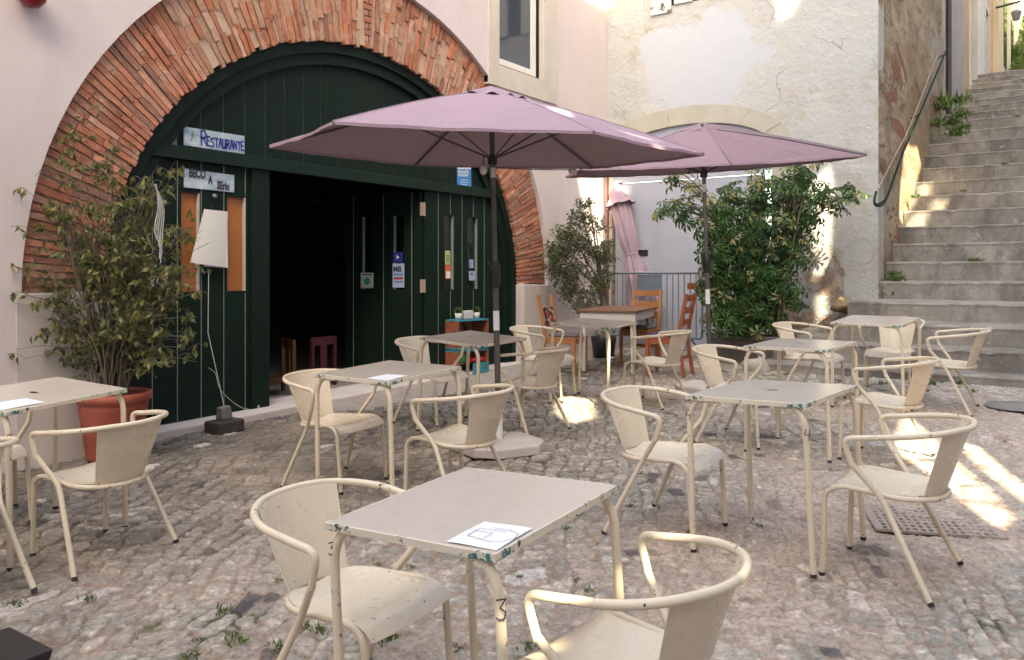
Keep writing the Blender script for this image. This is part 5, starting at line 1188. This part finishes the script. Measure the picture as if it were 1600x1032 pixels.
# white menu papers hanging on the left leaf
mnu = empty('menu_papers', 'curled white menu papers hung between the two orange slots', 'papers', onY(333, 372, YD-.05)); L0 = mnu.location
def curl(px, bul, off):
    G = []
    for i in range(9):
        t = i/8.; row = []
        for j in range(9):
            s = j/8.; a = px[0][0]*(1-s)+px[1][0]*s; b = px[0][1]*(1-s)+px[1][1]*s; e = px[3][0]*(1-s)+px[2][0]*s; f = px[3][1]*(1-s)+px[2][1]*s
            row.append(onY(a*(1-t)+e*t, b*(1-t)+f*t, YD-.05-off-bul*math.sin(math.pi*s)*(.4+.6*t))-L0)
        G.append(row)
    m = MB(); m.sheet(G, .0015); return m
curl([(319, 327), (356, 331), (352, 418), (297, 411)], .022, .015).obj('front_sheet', simple('cream_menu_paper', (.62, .60, .56), .7, .05, 5, .1), mnu)
curl([(322, 334), (355, 335), (356, 419), (318, 417)], .01, .0).obj('rear_sheet', M_paper, mnu)
m = MB(); m.tube([onY(330, 328, YD-.04)-L0, onY(330, 322, YD-.01)-L0], .003, 6); m.obj('pin', M_iron, mnu)
# cord to a stone weight, knob
kn = onY(334.5, 307, YD); m = MB(); m.lathe([(0, .0), (.022, .0), (.02, .018), (0, .022)], 14); o = m.obj('door_knob', M_grey, restaurant); o.location = kn-restaurant.location; o.rotation_euler = (R(90), 0, 0)
sw = onG(324, 668); sw.y = min(sw.y, YW-.20); sw.z = gz(sw.x, sw.y)
wgt = empty('stone_weight', 'dark stone block on a slab holding the cord at the green doors', 'stone', sw); rg = random.Random(1)
m = MB(); m.box(-.13, .14, -.09, .09, -.02, .085); m.obj('slab', simple('dark_slab', (.045, .042, .04), .9, .3, 10, .5), wgt, .015)
m = MB(); m.hexa([(-.05, -.05, .085), (.06, -.05, .085), (.055, .05, .085), (-.05, .05, .085), (-.06, -.045, .19), (.04, -.04, .205), (.045, .04, .20), (-.04, .05, .19)]); m.obj('block', simple('grey_stone', (.16, .145, .13), .9, .3, 14, .6), wgt, .015)
ct = onY(326, 425, YD-.06); m = MB(); m.tube([ct, onY(325, 520, YD-.10), sw+Vector((0, 0, .2))], .0035, 6)
e = onY(404, 642, YD-.03); m.tube(spl([onY(326, 575, YD-.12), onY(337, 585, YD-.1), onY(345, 610, YD-.08), onY(375, 636, YD-.06), e], 6), .003, 6); m.tube([e, e+Vector((0, 0, .05))], .008, 6)
tag(m.obj('cord', M_rope), 'thin white cord hanging from the menu papers to the stone weight', 'cord')
# small stickers on glazed slots
def sticker(par, a0, b0, a1, b1, yy, mat, nm='sticker', label=None):
    P = [onY(a0, b0, yy), onY(a1, b0, yy), onY(a1, b1, yy), onY(a0, b1, yy)]; o = empty(nm, label, 'sticker', P[0]); z0 = P[2].z; z1 = P[0].z; m = MB(); m.box(0, P[1].x-P[0].x, 0, .002, z0-z1, 0); m.obj('sheet', mat, o); return o, P[1].x-P[0].x, z1-z0
M_lime = simple('lime_paper', (.42, .50, .22), .6, .2, 30); M_oran = simple('orange_paper', (.60, .12, .05), .6, .1, 30); M_navys = simple('navy_paper', (.02, .03, .22), .5, .1, 30); M_lblue = simple('light_blue_paper', (.35, .43, .58), .5, .1, 30); M_teal = simple('pale_teal_paper', (.45, .52, .48), .5, .1, 20)
yy = YD+.028
o, w_, h_ = sticker(None, 695.5, 392, 703.5, 414, yy, M_lime, label='lime and white sticker in the left slot of the right door leaf')
m = MB(); 
for k in range(5): m.box(w_*.2, w_*.8, -.003, 0, -h_*(.35+.12*k), -h_*(.31+.12*k))
m.obj('print', M_ink, o)
o, w_, h_ = sticker(None, 695.5, 414.8, 704.5, 436, yy, M_oran, label='orange sticker with rounded foot below the lime sticker'); m = MB(); m.box(w_*.15, w_*.85, -.003, 0, -h_*.95, -h_*.45); m.obj('print', M_paper, o)
o, w_, h_ = sticker(None, 733, 406, 739.5, 419, yy, M_lblue, label='light sticker with a dark 5 in the far right slot')
textmesh('5', .07, Matrix(((.8, 0, 0, .004), (0, 0, -1, -.003), (0, 1, 0, -h_*.85), (0, 0, 0, 1))), 'lettering', M_navys, o, .002)
o, w_, h_ = sticker(None, 733, 424, 744, 438.5, yy, M_lblue, label='pale rounded sticker at the foot of the far right slot'); m = MB(); m.box(w_*.2, w_*.5, -.003, 0, -h_*.45, -h_*.15); m.obj('print', simple('blue_print', (.05, .12, .35), .6), o)
# stickers on the open leaf, in its local space (faces -x side of the yard): parented frame
lw = lf.matrix_world
bpy.context.view_layer.update()
def leaf_sticker(u0, u1, z0, z1, mat, label, prints=()):
    o = empty('sticker', label, 'sticker', lf.matrix_world @ Vector((u0, .05, z0))); o.rotation_euler = lf.matrix_world.to_euler(); m = MB(); m.box(0, u1-u0, 0, .002, 0, z1-z0); m.obj('sheet', mat, o)
    return o, u1-u0, z1-z0
o, w_, h_ = leaf_sticker(.64, .82, 1.26, 1.44, M_teal, 'pale sticker with a green emblem in the slot nearest the dark doorway'); m = MB(); m.lathe([(0, .002), (.035, .002)], 12); m.box(w_*.1, w_*.9, .002, .003, h_*.84, h_*.92); q = m.obj('emblem', M_ink, o)
m = MB(); m.add([(w_*.5+.045*math.cos(k*.5236), .0035, h_*.45+.045*math.sin(k*.5236)) for k in range(12)], [tuple(range(12))]); m.obj('green_emblem', simple('green_print', (.02, .30, .18), .6), o)
o, w_, h_ = leaf_sticker(.21, .37, 1.27, 1.55, M_lblue, 'tall light blue card payment sticker reading MB in the open door leaf')
def leaf_text(o, txt, s, x, z, mat): textmesh(txt, s, Matrix(((-1, 0, 0, x), (0, 0, 1, .003), (0, 1, 0, z), (0, 0, 0, 1))), 'lettering', mat, o, .003)
leaf_text(o, 'MB', .085, w_*.95, h_*.66, M_ink)
m = MB(); m.box(w_*.1, w_*.9, .002, .0035, h_*.50, h_*.58); m.obj('blue_print', simple('mid_blue_print', (.08, .22, .55), .6), o); m = MB(); m.box(w_*.1, w_*.9, .002, .0035, h_*.34, h_*.42); m.obj('red_print', M_red, o); m = MB(); m.box(w_*.1, w_*.9, .002, .0035, h_*.22, h_*.26); m.obj('dark_print', M_navys, o)
o, w_, h_ = leaf_sticker(.23, .36, 1.56, 1.68, M_navys, 'navy sticker with a white mark above the MB sticker'); m = MB(); m.add([(w_*.35, .0035, h_*.5), (w_*.65, .0035, h_*.75), (w_*.65, .0035, h_*.3)], [(0, 1, 2)]); m.obj('white_mark', M_paper, o)
# ------------------------------------------------------------------ things inside the dark room
M_pinkp = simple('magenta_painted_wood', (.055, .004, .014), .7); M_yelp = simple('orange_yellow_wood', (.07, .028, .006), .7)
def room_chair(nm, label, x, y, mat, rot):
    r = empty(nm, label, 'chair', (x, y, -.08), rot); r.scale = (.9, .9, .9)
    for sx in (-1, 1):
        for sy in (-1, 1): m = MB(); m.box(sx*.18-.02, sx*.18+.02, sy*.18-.02, sy*.18+.02, 0, .45 if sy > 0 else .9); m.obj('leg', mat, r)
    m = MB(); m.box(-.2, .2, -.2, .2, .42, .46); m.obj('seat', mat, r, .005); m = MB(); m.box(-.16, .16, -.19, -.17, .80, .9); m.box(-.05, .05, -.19, -.17, .48, .8); m.obj('backrest', mat, r, .004)
room_chair('painted_chair', 'magenta painted chair inside the dark doorway', 6.35, 7.1, M_pinkp, R(0)); room_chair('painted_chair', 'orange yellow chair inside the doorway left of the magenta chair', 5.75, 7.05, M_yelp, R(70))
p = atZ(512, 315, 10.2); pl_ = empty('pendant_lamp', 'black pendant lamp hanging in the dark doorway', 'lamp', p); m = MB(); m.lathe([(.20, 0), (.14, .06), (.06, .1), (.045, .17), (0, .18)], 20); m.obj('shade', M_black, pl_); m = MB(); m.tube([(0, 0, .17), (0, 0, 3.6-p.z)], .006, 6); m.obj('cord', M_black, pl_)
m = MB()
# ------------------------------------------------------------------ small yard fittings
ga, gb, gc, gd = onG(1372, 786), onG(1560, 795), onG(1543, 838), onG(1402, 818)
u_ = (gb-ga); v_ = (gd-ga); gr = empty('drain_grate', 'rusty perforated drain grate set in the cobbles behind the right chair', 'grate', (ga+gc)/2+Vector((0, 0, -.012)))
c_ = (ga+gc)/2; W1 = .50; W2 = .30; hd = math.atan2(u_.y, u_.x); gr.rotation_euler = (0, 0, hd)
hls = []
for i in range(15):
    for j in range(8): x = -W1+.05+i*(2*W1-.1)/14; y = -W2+.05+j*(2*W2-.1)/7; hls.append([(x-.011, y-.026), (x+.011, y-.026), (x+.011, y+.026), (x-.011, y+.026)])
W1 = u_.length/2; W2 = .23
hls = []
for i in range(15):
    for j in range(8): x = -W1+.05+i*(2*W1-.1)/14; y = -W2+.035+j*(2*W2-.07)/7; hls.append([(x-.010, y-.017), (x+.010, y-.017), (x+.010, y+.017), (x-.010, y+.017)])
m = panel([(-W1, -W2), (W1, -W2), (W1, W2), (-W1, W2)], hls, lambda u, v, d: (u, v, .006-d), .012); m.obj('grate_plate', M_grate, gr)
m = MB(); m.box(-W1, W1, -W2, W2, -.02, -.008); m.obj('pit', M_black, gr)
mh = onG(1592, 636); m = MB(); m.lathe([(0, .012), (.25, .012), (.26, .0)], 32); m.lathe([(.21, .0135), (.22, .0135)], 32); o = tag(m.obj('manhole_cover', simple('worn_manhole_iron', (.24, .21, .185), .7, .3, 20, .4)), 'round dark manhole cover at the right edge before the steps', 'manhole cover'); o.location = mh
bk = Vector((1.36, 3.30, gz(1.36, 3.3))); m = MB(); taper(m, -.16, .16, -.16, .16, 0, .10, .02); 
tag(m.obj('black_tub', M_black, None, .006), 'black plastic tub cut by the bottom left corner', 'tub').location = onG(-28, 1068)
m = MB(); m.lathe([(0, -.09), (.05, -.08), (.085, -.04), (.095, 0), (.095, .05), (0, .05)], 20); o = tag(m.obj('alarm_bell', simple('dark_red_plastic', (.22, .01, .02), .3)), 'dark red round alarm housing at the top left of the pink wall', 'alarm'); o.location = onY(50, -8, YW-.09)
# stone kerb / rubble at the foot of the old wall
rk = random.Random(6)
def rock(c, s, label, nm='rubble_stone', mat=M_archstone):
    m = MB(); P = []
    n, k = 12, 8; ph = [rk.uniform(0, 6) for _ in range(6)]
    for i in range(k+1):
        a = math.pi*i/k
        for j in range(n):
            b = 2*math.pi*j/n; r = 1+.16*math.sin(3*b+ph[0])+.12*math.sin(2*a*2+ph[1]+b)+.07*math.sin(5*b+ph[2]+a*3); P.append((s[0]*r*math.sin(a)*math.cos(b), s[1]*r*math.sin(a)*math.sin(b), s[2]*r*math.cos(a)))
    m.add(P, [(i*n+j, i*n+(j+1) % n, (i+1)*n+(j+1) % n, (i+1)*n+j) for i in range(k) for j in range(n)], 0, True); o = m.obj(nm, mat); o.location = c; o.rotation_euler = (0, 0, rk.uniform(0, 3)); return tag(o, label, 'stone', 'rough stones at the foot of the old wall')
rock(Vector((11.14, 2.50, 1.02)), (.10, .30, .09), 'brown weathered boulder lump under the old wall beside the steps', mat=M_ochre)
rock(Vector((11.12, 2.9, .62)), (.12, .22, .12), 'pale rough stone at the foot of the old wall behind the far table')
rock(Vector((9.28, 3.02, .36)), (.16, .14, .11), 'rounded corner stone at the left end of the lowest step')
bpy.context.view_layer.update()
